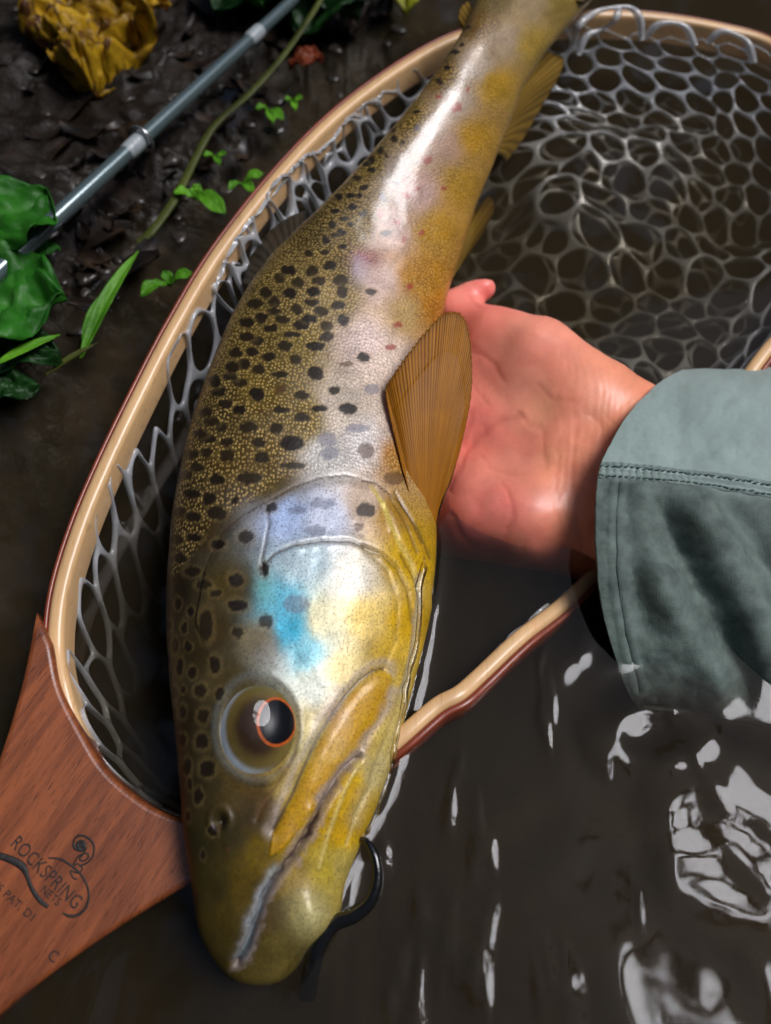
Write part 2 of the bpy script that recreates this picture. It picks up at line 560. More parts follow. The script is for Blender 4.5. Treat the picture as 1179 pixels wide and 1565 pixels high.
qv = rw.normal(size=(len(cpos), 3)); qv /= np.linalg.norm(qv, axis=1)[:, None]
q1 = np.cross(qv, rw.normal(size=(len(cpos), 3))); q1 /= np.linalg.norm(q1, axis=1)[:, None]
q2_ = np.cross(qv, q1)
LV = np.stack([cpos - q1 * sz[:, None], cpos + q2_ * sz[:, None] * 0.55, cpos + q1 * sz[:, None], cpos - q2_ * sz[:, None] * 0.55], 1).reshape(-1, 3)
wood_m = simple('unseen_woodland_leaves', (0.022, 0.035, 0.012), 0.6, 0.5, 2.0, 0)
tag(mesh_obj('unseen_woodland', LV, np.arange(len(LV)).reshape(-1, 4), wood_m, smooth_shade=False), kind='stuff')

# ---------------------------------------------------------------- trout: shape
#            L (dorsal edge)  R (belly edge)   zL      zR     thickness ratio
ST = [
    (384, 1479, 404, 1481, -0.006, -0.008, 0.8),
    (340, 1471, 448, 1474, -0.003, -0.007, 0.72),
    (318, 1450, 478, 1441, 0.000, -0.006, 0.62),
    (300, 1405, 516, 1398, 0.003, -0.004, 0.58),
    (292, 1350, 528, 1345, 0.006, -0.002, 0.56),
    (283, 1285, 552, 1285, 0.009, -0.001, 0.55),
    (274, 1200, 588, 1200, 0.011, 0.000, 0.54),
    (265, 1100, 616, 1105, 0.013, 0.000, 0.54),
    (257, 1010, 640, 1010, 0.014, 0.000, 0.54),
    (254, 930, 656, 930, 0.015, 0.000, 0.54),
    (258, 850, 664, 860, 0.016, 0.000, 0.54),
    (268, 760, 664, 800, 0.017, 0.000, 0.54),
    (287, 665, 660, 730, 0.018, 0.001, 0.54),
    (311, 590, 658, 660, 0.019, 0.002, 0.53),
    (338, 522, 662, 590, 0.021, 0.004, 0.52),
    (370, 455, 670, 520, 0.024, 0.006, 0.52),
    (412, 395, 684, 450, 0.027, 0.009, 0.50),
    (462, 342, 702, 385, 0.033, 0.011, 0.50),
    (520, 285, 722, 318, 0.038, 0.015, 0.50),
    (582, 220, 745, 255, 0.044, 0.020, 0.50),
    (640, 152, 768, 195, 0.050, 0.025, 0.50),
    (686, 88, 790, 140, 0.055, 0.031, 0.48),
    (714, 40, 826, 88, 0.058, 0.035, 0.42),
    (732, -6, 868, 40, 0.060, 0.038, 0.28),
    (748, -45, 905, 0, 0.062, 0.040, 0.15),
]
NS, NF, NB = 640, 300, 70
S = catmull(ST, NS)
PL, PR = at(S[:, 0], S[:, 1], S[:, 4]), at(S[:, 2], S[:, 3], S[:, 5])
MID = (PL + PR) / 2
AV = (PL - PR) / 2
TV = np.gradient(MID, axis=0); TV /= np.linalg.norm(TV, axis=1)[:, None]
BV = np.cross(TV, AV); BV *= np.sign(BV[:, 2:3]); BV /= np.linalg.norm(BV, axis=1)[:, None]
k = np.ones(41) / 41
BV = np.stack([np.convolve(np.pad(BV[:, c], 20, 'edge'), k, 'valid') for c in range(3)], 1)
BV /= np.linalg.norm(BV, axis=1)[:, None]
WB = S[:, 6] * np.linalg.norm(AV, axis=1)
thf = np.linspace(0, np.pi, NF)
thb = np.linspace(np.pi, 2 * np.pi, NB + 2)[1:-1]
TH = np.concatenate([thf, thb])
ct, stn = np.cos(TH), np.sin(TH)
ex = 0.92
ce = np.sign(ct) * np.abs(ct) ** ex
se = np.sign(stn) * np.abs(stn) ** ex
G = MID[:, None] + AV[:, None] * ce[None, :, None] + (BV * WB[:, None])[:, None] * se[None, :, None]

def grid_normals(G):
    du = np.gradient(G, axis=0)
    dv = np.empty_like(G)
    dv[:, 1:-1] = G[:, 2:] - G[:, :-2]; dv[:, 0] = G[:, 1] - G[:, -1]; dv[:, -1] = G[:, 0] - G[:, -2]
    n = np.cross(du, dv)
    n /= np.linalg.norm(n, axis=-1)[..., None] + 1e-12
    c = G - MID[:, None]
    return n * np.sign((n * c).sum(-1))[..., None]

NRM = grid_normals(G)
# where every point of the near flank lies in the photograph; the far flank mirrors it
fx, fy = proj(G[:, :NF])
back = np.interp(2 * np.pi - thb, thf, np.arange(NF)).astype(int)
FX = np.concatenate([fx, fx[:, back]], 1)
FY = np.concatenate([fy, fy[:, back]], 1)
wob_x = FX + 4 * fbm(FX / 22, FY / 22, 2, 3)
wob_y = FY + 4 * fbm(FX / 22, FY / 22, 8, 3)

GILL = [(318, 860), (340, 815), (372, 788), (410, 768), (450, 746), (490, 732), (530, 728), (575, 740), (612, 770), (640, 812), (656, 852)]
MOUTH = [(362, 1472), (376, 1448), (390, 1410), (405, 1366), (428, 1333), (453, 1303), (470, 1272), (485, 1243), (505, 1210), (525, 1179), (548, 1158)]
MAXUP = [(418, 1268), (432, 1243), (445, 1219), (458, 1188), (475, 1150), (490, 1120), (509, 1091), (530, 1062), (550, 1040), (572, 1024), (588, 1022)]
MAXLO = [(588, 1022), (603, 1032), (603, 1055), (590, 1085), (570, 1118), (541, 1155), (510, 1190), (485, 1225)]
MAX_POLY = MAXUP + [(603, 1035), (603, 1055), (590, 1085), (570, 1118), (541, 1155), (510, 1190), (485, 1225), (452, 1272), (428, 1300), (412, 1308)]
SUBOP = [(402, 866), (420, 848), (450, 835), (490, 828), (535, 828), (556, 838)]
PREOP = [(408, 778), (412, 800), (406, 830), (400, 860), (405, 884)]
FOLD = [(572, 748), (592, 790), (606, 826), (628, 862), (640, 900)]
FOLD2 = [(556, 838), (585, 850), (606, 870), (622, 905), (630, 950)]
FOLD3 = [(596, 760), (618, 800), (636, 846)]
JAW = [(546, 1168), (530, 1200), (514, 1240), (500, 1280), (487, 1326)]
JAW2 = [(618, 1050), (600, 1110), (580, 1160), (562, 1210), (545, 1250)]
BRANCH = [(641, 880), (636, 940), (630, 1000), (618, 1055)]

def groove(line, w): return np.exp(-(seg_dist(FX, FY, line) / w) ** 2)

disp = np.zeros_like(FX)
ins = inside(FX, FY, GILL + [(660, 1010), (560, 1060), (340, 1060), (300, 950)])
dg = seg_dist(FX, FY, GILL)
disp += 0.0007 * np.where(ins, smooth(0, 14, dg), 0) * smooth(1040, 900, FY)
disp -= 0.00022 * np.where(ins, 0, np.exp(-(dg / 4) ** 2))
mx_in = inside(FX, FY, MAX_POLY)
dm = np.minimum(seg_dist(FX, FY, MAXUP), seg_dist(FX, FY, MAXLO))
disp += 0.0006 * np.where(mx_in, smooth(0, 22, dm), 0)
disp -= 0.0006 * groove(MAXUP, 6) + 0.0005 * groove(MAXLO, 7)
disp -= 0.0018 * groove(MOUTH, 5)
disp += 0.0003 * np.exp(-((seg_dist(FX, FY, MOUTH) - 13) / 8) ** 2)
disp -= 0.0003 * groove(SUBOP, 2.6) + 0.0003 * groove(PREOP, 2.6)
disp += 0.0001 * np.exp(-((seg_dist(FX, FY, SUBOP) - 7) / 5) ** 2) * (FY < 845)
disp -= 0.0007 * (groove(FOLD, 4) + groove(FOLD2, 4)) + 0.0005 * groove(FOLD3, 3)
FOLDS = [[(604, 752), (628, 792), (645, 830)], [(585, 770), (600, 812), (612, 842)], [(612, 850), (636, 892), (644, 930)], [(566, 744), (584, 772), (596, 812)]]
PREEDGE = [(560, 842), (590, 872), (606, 920), (604, 980), (590, 1012)]
SUBORB = [(452, 1150), (440, 1176), (424, 1200), (404, 1226), (392, 1252)]
GULAR = [(612, 1100), (596, 1150), (574, 1196), (548, 1240), (530, 1290)]
for q, fl_ in enumerate(FOLDS): disp += (0.0004 if q % 2 else -0.0004) * groove(fl_, 3.2)
disp -= 0.00035 * groove(PREEDGE, 5) + 0.0003 * groove(SUBORB, 5) + 0.0003 * groove(GULAR, 4)
disp += 0.0004 * groove(JAW, 4) - 0.0006 * groove(JAW2, 5) - 0.0006 * groove(BRANCH, 4)
# orbit: recess for the eye with a raised rim
er = np.hypot((FX - 395) / 60, (FY - 1112) / 74)
disp += 0.0006 * np.exp(-((er - 1.10) / 0.2) ** 2)
disp -= 0.0015 * smooth(1.0, 0.7, er)
disp += 0.0008 * np.exp(-(((FX - 405) / 35) ** 2 + ((FY - 1020) / 30) ** 2))
disp -= 0.0020 * np.exp(-(((FX - 336) / 8) ** 2 + ((FY - 1257) / 10) ** 2))
disp += 0.0005 * np.exp(-((np.hypot((FX - 336) / 15, (FY - 1252) / 18) - 1) / 0.35) ** 2)
# lower jaw knob and loose skin at the chin
disp += 0.0026 * np.exp(-(((FX - 472) / 22) ** 2 + ((FY - 1395) / 30) ** 2))
disp += 0.00016 * fbm(FX / 34, FY / 48, 31, 2) + 0.00002 * fbm(FX / 9, FY / 12, 33, 2)
G = G + NRM * disp[..., None]

# ---------------------------------------------------------------- trout: colour
BASE = [
    (258, 900, 62, 50, 30), (300, 1000, 84, 70, 42), (280, 1100, 74, 62, 38), (290, 1200, 78, 66, 42), (310, 1290, 78, 70, 38), (330, 1350, 92, 80, 38),
    (380, 1430, 112, 96, 44), (340, 1430, 108, 90, 38), (350, 900, 108, 90, 46), (400, 980, 150, 134, 100), (330, 960, 96, 78, 44), (350, 1040, 120, 104, 66),
    (300, 800, 92, 72, 38), (350, 700, 120, 96, 48), (320, 600, 106, 88, 46), (280, 700, 84, 66, 34), (300, 640, 88, 72, 36),
    (400, 600, 142, 118, 56), (400, 700, 134, 108, 56), (420, 740, 130, 108, 60), (450, 520, 150, 128, 66), (420, 450, 128, 108, 56), (400, 520, 132, 110, 52),
    (520, 450, 164, 142, 98), (560, 520, 206, 186, 178), (520, 620, 206, 192, 178), (560, 680, 218, 212, 210), (500, 700, 204, 200, 196), (470, 640, 146, 124, 72),
    (600, 560, 208, 190, 176), (620, 640, 200, 180, 165), (610, 700, 190, 140, 70), (625, 480, 186, 156, 106), (645, 420, 196, 138, 44), (660, 470, 196, 130, 44),
    (580, 430, 200, 176, 166), (600, 350, 186, 152, 136), (660, 350, 194, 146, 52), (540, 340, 148, 122, 60), (510, 400, 142, 118, 62), (480, 350, 110, 92, 46),
    (600, 260, 172, 156, 142), (640, 290, 184, 150, 138), (700, 280, 192, 148, 54), (725, 210, 192, 146, 48), (660, 200, 172, 156, 142),
    (695, 150, 176, 160, 146), (730, 100, 176, 158, 140), (680, 120, 152, 114, 42), (630, 180, 148, 118, 46), (570, 250, 146, 120, 50), (520, 310, 120, 98, 44),
    (680, 220, 180, 150, 130), (760, 130, 194, 152, 56), (770, 60, 180, 160, 136), (735, 40, 148, 110, 52), (820, 70, 178, 148, 66), (810, 10, 170, 148, 116), (750, 0, 140, 118, 66), (860, 20, 160, 134, 64),
    (440, 790, 172, 190, 224), (500, 790, 192, 198, 216), (560, 772, 190, 168, 150), (598, 790, 190, 146, 66), (622, 850, 206, 166, 40), (640, 830, 200, 160, 50),
    (470, 862, 176, 196, 204), (540, 884, 206, 200, 188), (430, 925, 110, 186, 210), (444, 962, 70, 184, 216), (470, 1000, 130, 190, 205), (490, 950, 198, 190, 150), (560, 940, 214, 186, 112), (620, 950, 210, 168, 56),
    (520, 1020, 214, 194, 140), (480, 1050, 190, 194, 182), (590, 1000, 210, 174, 78), (470, 1130, 200, 186, 128), (440, 1200, 188, 164, 98), (520, 1100, 198, 176, 156), (480, 1110, 200, 186, 140),
    (570, 1080, 206, 164, 36), (545, 1110, 206, 164, 36), (500, 1185, 204, 168, 58), (470, 1230, 200, 160, 40), (440, 1290, 180, 148, 44), (400, 1310, 146, 120, 42), (350, 1280, 88, 76, 40), (400, 1230, 128, 100, 58), (380, 1240, 100, 82, 44),
    (545, 1210, 206, 164, 36), (520, 1260, 204, 162, 40), (575, 1180, 206, 186, 122), (600, 1120, 206, 180, 90), (620, 1050, 208, 176, 80), (500, 1330, 190, 168, 76), (520, 1330, 190, 170, 100), (470, 1400, 176, 160, 96), (430, 1440, 138, 122, 66), (450, 1340, 176, 150, 90),
    (415, 1400, 120, 98, 56), (380, 1360, 132, 108, 40),
]
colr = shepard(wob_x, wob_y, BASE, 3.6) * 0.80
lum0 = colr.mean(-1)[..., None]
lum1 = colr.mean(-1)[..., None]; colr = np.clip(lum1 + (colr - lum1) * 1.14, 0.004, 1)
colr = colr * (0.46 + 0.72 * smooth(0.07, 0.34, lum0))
# blotchy pigment of the live skin
colr = colr * (1 + 0.16 * fbm(FX / 38, FY / 38, 51, 4) + 0.10 * fbm(FX / 7, FY / 10, 53, 2))[..., None]

def blend(mask, c, k=1.0):
    global colr
    mk = np.clip(mask, 0, 1)[..., None] * k
    colr = colr * (1 - mk) + lin(c) * 0.8 * mk

blend(np.where(mx_in, smooth(0, 8, dm), 0) * (0.75 + 0.25 * vnoise(wob_x / 20, wob_y / 20, 17)), (214, 158, 22), 0.9)
blend(np.exp(-((seg_dist(wob_x, wob_y, MAXUP) - 10) / 7) ** 2) * ~mx_in, (205, 190, 182), 0.5)
rag = 1 + 0.28 * fbm(FX / 9, FY / 9, 61, 3)
blend(smooth(17, 5, seg_dist(wob_x, wob_y, MOUTH) * rag), (168, 150, 146), 0.6)
blend(np.exp(-(seg_dist(wob_x, wob_y, MOUTH) / 3.6) ** 2), (52, 34, 36), 0.95)
blend(np.exp(-(seg_dist(wob_x, wob_y, [(366, 1462), (386, 1405), (402, 1360), (420, 1325)]) / 8) ** 2), (166, 184, 194), 0.55)
blend(groove(MAXUP, 2.4), (60, 40, 26), 0.9)
blend(np.exp(-(seg_dist(wob_x, wob_y, MAXLO[2:]) / 8) ** 2), (188, 168, 158), 0.75)
blend(groove(SUBOP, 2.6), (70, 56, 46), 0.8)
blend(np.exp(-((seg_dist(FX, FY, SUBOP) - 5) / 2.2) ** 2) * (FY < 840), (206, 200, 184), 0.3)
blend(groove(PREOP, 3), (96, 84, 84), 0.6)
blend(groove(FOLD, 3), (232, 206, 110), 0.8); blend(groove(FOLD2, 3), (110, 84, 20), 0.6); blend(groove(FOLD3, 3), (120, 88, 20), 0.6)
for q, fl_ in enumerate(FOLDS): blend(groove(fl_, 2.6), (236, 212, 110) if q % 2 else (104, 78, 18), 0.7)
blend(groove(PREEDGE, 3) * (0.5 + 0.5 * vnoise(FX / 15, FY / 15, 58)), (150, 128, 76), 0.6); blend(groove(SUBORB, 3), (110, 78, 46), 0.6); blend(groove(GULAR, 2.5), (226, 206, 140), 0.6)
blend(groove(JAW, 3), (230, 206, 120), 0.8)
blend(np.exp(-(seg_dist(wob_x, wob_y, JAW2) / 14) ** 2), (206, 190, 140), 0.5)
blend(groove(BRANCH, 5), (196, 186, 160), 0.7)
blend(np.where(ins, 0, np.exp(-(dg / 3) ** 2)), (70, 54, 34), 0.75)
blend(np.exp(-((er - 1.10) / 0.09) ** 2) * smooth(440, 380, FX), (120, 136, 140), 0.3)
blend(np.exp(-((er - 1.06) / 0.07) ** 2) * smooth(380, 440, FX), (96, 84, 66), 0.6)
blend(np.exp(-(((wob_x - 410) / 26) ** 2 + ((wob_y - 1012) / 30) ** 2)), (160, 158, 152), 0.6)
blend(np.exp(-(((wob_x - 440) / 20) ** 2 + ((wob_y - 955) / 34) ** 2)), (66, 186, 222), 0.75)
blend(np.exp(-(((wob_x - 405) / 14) ** 2 + ((wob_y - 900) / 24) ** 2)), (120, 196, 190), 0.6)
blend(np.exp(-(((FX - 470) / 26) ** 2 + ((FY - 1395) / 34) ** 2)), (206, 196, 140), 0.8)
blend(np.exp(-(((FX - 336) / 7) ** 2 + ((FY - 1260) / 9) ** 2)), (24, 18, 14), 0.95)
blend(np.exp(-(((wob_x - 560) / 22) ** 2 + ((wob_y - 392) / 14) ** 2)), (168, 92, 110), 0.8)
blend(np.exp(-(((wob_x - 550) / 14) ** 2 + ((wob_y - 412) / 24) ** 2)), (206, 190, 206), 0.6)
blend(np.exp(-(((wob_x - 595) / 26) ** 2 + ((wob_y - 690) / 22) ** 2)), (200, 132, 50), 0.55)

SPOTS = []
def cs(x0, y0, s, lst, d=(11, 8)):
    for t in lst:
        r = t[2:4] if len(t) >= 4 else None
        SPOTS.append((x0 + t[0] / s, y0 + t[1] / s, (r[0] / s if r else d[0]), (r[1] / s if r else d[1]), t[4] if len(t) > 4 else 0))
cs(250, 400, 2.358, [(600,15),(535,35),(485,75),(560,70),(637,68),(457,113),(540,108),(645,110),(400,145),(535,148),(630,158),(480,170),(400,180),(568,180),(430,210),(497,227),(527,205),(650,210),(590,235),(590,270),(385,240),(335,285),(437,303),
    (465,263,34,14),(548,305,34,15),(380,343,26,18),(475,352,28,15),(722,343,28,17),(345,390),(420,408,25,18),(550,402,28,28),(275,435),(337,478,30,22),(500,480,34,15),(615,465,24,14),(225,510),(275,535),(425,535,30,15),(560,530,28,16),(665,530,30,22),(750,460,28,20,2),
    (308,597,30,24),(410,600,28,20),(500,560,36,18),(210,597),(175,575),(345,650,30,17),(465,655,52,24),(230,700,30,25),(355,705,34,20),(465,735,42,20),(310,780,40,28),(230,650),(160,640),(155,685),(195,785,26,20),(165,855,28,24),(105,835),(195,905,32,26),(120,745),(65,905),(110,920),
    (110,995),(50,1000),(60,1070),(105,1115),(300,995,26,22),(265,1150,26,24),(150,1165),(200,1020,24,22),(575,875,42,24,2),(725,900,30,30),(545,975,46,22,2),(365,1110,17,36),(700,600,38,16,2),(730,680,30,30,3),(830,780,32,28,3),(845,228,16,12,1),(820,308,20,12,1),(890,88,14,12,1),
    (750,107,24,12),(660,370,22,10,3),(425,460,20,12,3),(345,540,14,10,3),(240,415),(320,325),(290,370),(200,470),(150,540),(130,620),(100,690),(80,770),(260,330),(300,270),(350,200),(330,150),(300,220),(370,110),(420,60),(450,30),(250,380),(185,430),(590,640,40,22,2),(600,690,34,20,2),(260,860,14,14),(390,890,20,22),(480,900,30,20,2),(700,960,20,16,3)])
cs(230, 900, 2.509, [(255,20,20,18),(338,65,30,26),(338,170,24,22),(445,125,24,30),(105,55,14,20),(155,85,16,18),(218,140,24,58),(130,150,14,20),(95,215,14,24),(145,220,14,22),(248,290,26,26),(115,300,15,32),(162,320,17,22),(195,390,26,26),(268,405,22,22),(90,400,13,24),(125,385,11,16),
    (205,490,26,26),(125,470,14,28),(90,470,10,20),(120,580,17,28),(200,585,23,34),(140,680,17,32),(220,690,26,34),(150,750,12,24),(185,795,19,30),(145,870,12,24),(240,930,18,22),(205,1020,12,20),(70,140,12,26),(68,270,10,24),(75,330,9,18),(105,650,8,20),(300,1000,10,10,3),(560,60,60,30,2)])
cs(400, 0, 2.9475, [(600,625),(540,680),(495,720),(495,765),(460,845),(405,880),(410,930),(330,950),(375,985),(360,1045),(365,1110),(285,1135),(605,825,16,13),(560,1050,24,12),(690,430),(640,460),(600,540),(700,505,16,13),(800,365),(870,235),(580,585),(520,630),(430,800),(350,890),(320,1010),(290,1080),(210,1140),(555,900,14,14),
    (880,485,26,18,1),(745,718,20,20,1),(655,880,18,16,1),(720,1050,16,16,1),(820,850,14,12,1),(530,965,16,16,1),(560,700,12,10),(620,490),(660,410),(740,330),(700,575,14,14,2),(540,885,14,14,2),(640,640,13,12),(835,300,16,12),(905,200,14,12),(930,120,13,11),(765,300,13,11),(700,370,13,11),(590,490,13,11),(560,560,13,11),(470,740,14,12),(440,880,14,12),(455,960,16,12),(400,1010,16,13),(330,1060,16,13),(800,430,14,12,1),(700,850,16,14,1),(610,1000,14,13,1),(930,400,12,10,1),(640,1080,14,12,1)], d=(7, 5.5))
spot_lin = {0: (26, 17, 12), 1: (166, 58, 46), 2: (104, 108, 134), 3: (88, 56, 30)}
spm = np.zeros_like(FX)
wx = FX + 1.9 * fbm(FX / 8, FY / 8, 40, 3); wy = FY + 1.9 * fbm(FX / 7, FY / 7, 44, 2)
for (sx, sy, rx, ry, kd) in SPOTS:
    jit = 0.82 + 0.36 * random.random()
    d = np.hypot((wx - sx) / (rx * jit), (wy - sy) / (ry * (2 - jit) * random.uniform(0.85, 1.1)))
    mk = smooth(1.14, 0.88, d)
    if kd == 0: blend(smooth(1.9, 1.1, d), (176, 150, 92), 0.16)
    blend(mk, spot_lin[kd], {0: random.uniform(0.84, 0.97), 1: 0.8, 2: 0.55, 3: 0.7}[kd])
    spm = np.maximum(spm, mk)

arc_s = np.concatenate([[0], np.cumsum(np.linalg.norm(np.diff(MID, axis=0), axis=1))])
per = np.linalg.norm(np.diff(G[:, :NF], axis=1), axis=2)
arc_v = np.concatenate([np.zeros((NS, 1)), np.cumsum(per, axis=1)], 1)
arc_v = arc_v - arc_v[:, NF // 2:NF // 2 + 1]
ARV = np.concatenate([arc_v, arc_v[:, back] + 0.31], 1)
UVW = np.stack([np.broadcast_to(arc_s[:, None], FX.shape), ARV, np.zeros_like(FX)], -1)
# scaled body behind the gill; bare head
head_line = [(250, 905), (300, 850), (330, 800), (380, 775), (430, 740), (530, 722), (600, 750), (660, 850)]
body_poly = head_line + [(1100, 800), (1100, -300), (-100, -300), (-100, 905)]
sm = np.where(inside(FX, FY, body_poly), smooth(0, 14, seg_dist(FX, FY, head_line)), 0)
sm *= (smooth(-40, 200, FY) * 0.6 + 0.4) * (1 - 0.85 * spm)
# gold flecks lie on the back, between the lateral band and the dorsal edge
lum = colr.mean(-1)
sm = sm * (1 - 0.72 * smooth(0.20, 0.36, lum) * smooth(560, 400, FY)) * (1 - 0.35 * smooth(0.25, 0.4, lum))
goldm = sm * smooth(0.30, 0.14, lum) * (1 - spm)
metal = 0.10 * smooth(0.2, 0.5, lum) * (1 - spm) + 0.05

trout = empty('trout', tuple(MID[NS // 2]), 'big spotted brown trout lying on its side in the net, held by a hand', 'fish')
V = G.reshape(-1, 3)
F = grid_faces(NS, NF + NB, True)
body = mesh_obj('body', V, F, MAT['skin'])
nrm_flip = True
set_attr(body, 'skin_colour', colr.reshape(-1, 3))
set_attr(body, 'skin_coord', UVW.reshape(-1, 3), 'FLOAT_VECTOR')
set_attr(body, 'scale_mask', sm.ravel(), 'FLOAT')
set_attr(body, 'gold_mask', goldm.ravel(), 'FLOAT')
gs = lambda x, y, rx, ry: np.exp(-(((FX - x) / rx) ** 2 + ((FY - y) / ry) ** 2))
wetf = 0.24 + 0.45 * gs(540, 650, 75, 90) + 0.3 * gs(510, 800, 80, 50) + 0.02 * gs(500, 900, 70, 60) - 0.1 * gs(560, 900, 60, 80) + 0.75 * smooth(390, 300, FY) - 0.2 * smooth(420, 300, FX) * smooth(700, 900, FY)
set_attr(body, 'wet_film', wetf.ravel(), 'FLOAT')
set_attr(body, 'metal_mask', metal.ravel(), 'FLOAT')
adopt(body, trout)

def body_point(px, py):
    d = (fx - px) ** 2 + (fy - py) ** 2
    i, j = np.unravel_index(np.argmin(d), d.shape)
    return G[i, j], NRM[i, j], (i, j)

# --- eye
Sp, Sn, _ = body_point(395, 1112)
E_R = 0.0114
E_C = Sp - Sn * 0.0057
E_SY = 1.22
def cam_hit(px, py, c, r):
    d = ray(px, py); d = d / np.linalg.norm(d)
    o = np.array([0, 0, CAM_H]) - c
    o = o * np.array([1, 1 / E_SY, 1]); dd = d * np.array([1, 1 / E_SY, 1]); dd /= np.linalg.norm(dd)
    b = (o * dd).sum(); cc = (o * o).sum() - r * r
    disc = b * b - cc
    t = -b - math.sqrt(max(disc, 0))
    return (o + dd * t)
ax = cam_hit(424, 1102, E_C, E_R); ax /= np.linalg.norm(ax)
def eye_frame(axis):
    a = Vector(axis)
    q = a.to_track_quat('Z', 'Y')
    return np.array(q.to_matrix())
EF = eye_frame(ax)
def eye_patch(a0, a1, R, nr=24, nt=72, shape=lambda t: 1.0):
    A = np.linspace(a0, a1, nr); T = np.linspace(0, 2 * np.pi, nt, endpoint=False)
    sh = np.array([shape(t) for t in T])
    ang = A[:, None] * sh[None]
    P = np.stack([np.sin(ang) * np.cos(T), np.sin(ang) * np.sin(T), np.cos(ang) + 0 * T], -1) * R
    P = P @ EF.T
    P[..., 1] *= E_SY
    return (P + E_C).reshape(-1, 3), grid_faces(nr, nt, True)
v, f = eye_patch(0.001, math.pi * 0.72, E_R, 90, 120)
me_eye = M('eye_dome')
ecol = me_eye.attr('eye_colour').outputs['Color']
nn = me_eye.noise(me_eye.coord('Object'), 500, 4)
me_eye.l(me_eye.mix(0.5, ecol, me_eye.mix(nn, (0.5, .5, .5), (1.5, 1.5, 1.5)), 'MULTIPLY'), me_eye.b.inputs['Base Color'])
me_eye.set(Roughness=0.4, Specular_IOR_Level=0.2)
eye = mesh_obj('eye', v, f, me_eye.m)
ang = np.repeat(np.linspace(0, math.pi * 0.72, 90), 120)
epx, epy = proj(v)
ed = np.hypot((epx - 395) / 58, (epy - 1112) / 73)
ec = np.zeros((len(v), 3))
ec[:] = lin((52, 36, 24))
def eb(mask, c):
    global ec
    ec = ec * (1 - mask[:, None]) + lin(c) * mask[:, None]
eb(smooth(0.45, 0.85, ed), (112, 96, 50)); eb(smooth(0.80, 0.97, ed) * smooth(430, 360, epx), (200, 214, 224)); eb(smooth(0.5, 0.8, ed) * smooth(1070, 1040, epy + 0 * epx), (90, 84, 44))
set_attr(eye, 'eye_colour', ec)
adopt(eye, trout)
pear = lambda t: 1.0 + 0.16 * max(0.0, math.cos(t + math.pi / 2 - 0.0)) ** 4
orange = simple('iris_orange', L3(176, 84, 30), 0.4, 0.6, 700, 0.2, 0.0005, Specular_IOR_Level=0.2)
pupil_m = simple('pupil_black', (0.004, 0.005, 0.008), 0.3, 0.2, 100, 0, Specular_IOR_Level=0.2)
v, f = eye_patch(0.001, 0.465, E_R + 0.00012, 20, 72, pear)
iris = mesh_obj('iris', v, f, orange); iris.parent = eye
v, f = eye_patch(0.001, 0.40, E_R + 0.00028, 20, 72, pear)
pup = mesh_obj('pupil', v, f, pupil_m); pup.parent = eye
# clear cornea: a flatter wet dome over the whole eye
cax = Vector((Sn * 0.1 + ax * 1.0 + np.array([0.14, -0.30, 0])).tolist()).normalized()
EF0 = EF; EF = eye_frame(np.array(cax))
v, f = eye_patch(0.001, 1.0, 1.0, 50, 96)
loc = ((v - E_C) / np.array([1, E_SY, 1])) @ EF
rho_ = np.hypot(loc[:, 0], loc[:, 1]) / math.sin(1.0)
RC, HALF = 0.0215, E_R * 0.92
hgt = np.sqrt(np.maximum(RC**2 - (rho_ * HALF) ** 2, 0)) - math.sqrt(RC**2 - HALF**2)
dirs = loc[:, :2] / (np.hypot(loc[:, 0], loc[:, 1])[:, None] + 1e-12)
zb_ = E_R + 0.0006 - (RC - math.sqrt(RC**2 - HALF**2))
lc2 = np.concatenate([dirs * (rho_ * HALF)[:, None], (zb_ + hgt)[:, None]], 1)
v = (lc2 @ EF.T) * np.array([1, E_SY, 1]) + E_C
cm = M('cornea'); cm.t.nodes.remove(cm.b)
cg = cm.n('BsdfGlossy'); cg.inputs['Roughness'].default_value = 0.01
ctn = cm.n('BsdfTransparent'); cfr = cm.n('Fresnel'); cfr.inputs['IOR'].default_value = 1.33
cmx = cm.n('MixShader'); cm.l(cfr.outputs[0], cmx.inputs[0]); cm.l(ctn.outputs[0], cmx.inputs[1]); cm.l(cg.outputs[0], cmx.inputs[2]); cm.l(cmx.outputs[0], cm.out.inputs[0])
cor = mesh_obj('cornea', v, f, cm.m); cor.parent = eye
EF = EF0

# --- bead of water clinging along the belly
fl_px = catmull([(646, 852), (641, 900), (637, 975), (630, 1012), (620, 1060), (607, 1120), (600, 1152), (594, 1184), (584, 1212), (571, 1245), (560, 1266), (548, 1284)], 140)
fl_w = np.array([body_point(x, y)[0] + body_point(x, y)[1] * 0.0002 for x, y in fl_px])
for q in range(4): fl_w[1:-1] = (fl_w[:-2] + 2 * fl_w[1:-1] + fl_w[2:]) / 4
tq = np.linspace(0, 1, 140)
v, f = tube(fl_w, 0.0006 * (1.1 + 0.75 * vnoise(tq * 26, 0 * tq + .3, 13)) * smooth(0, .04, tq) * smooth(1, .96, tq) + 0.00015, 10)
wb = M('water_bead'); wb.t.nodes.remove(wb.b)
wg = wb.n('BsdfGlossy'); wg.inputs['Roughness'].default_value = 0.12
wt_ = wb.n('BsdfTransparent'); wfr = wb.n('Fresnel'); wfr.inputs['IOR'].default_value = 1.5
wx_ = wb.n('MixShader'); wb.l(wfr.outputs[0], wx_.inputs[0]); wb.l(wt_.outputs[0], wx_.inputs[1]); wb.l(wg.outputs[0], wx_.inputs[2]); wb.l(wx_.outputs[0], wb.out.inputs[0])
o = mesh_obj('water_bead', v, f, wb.m); adopt(o, trout)

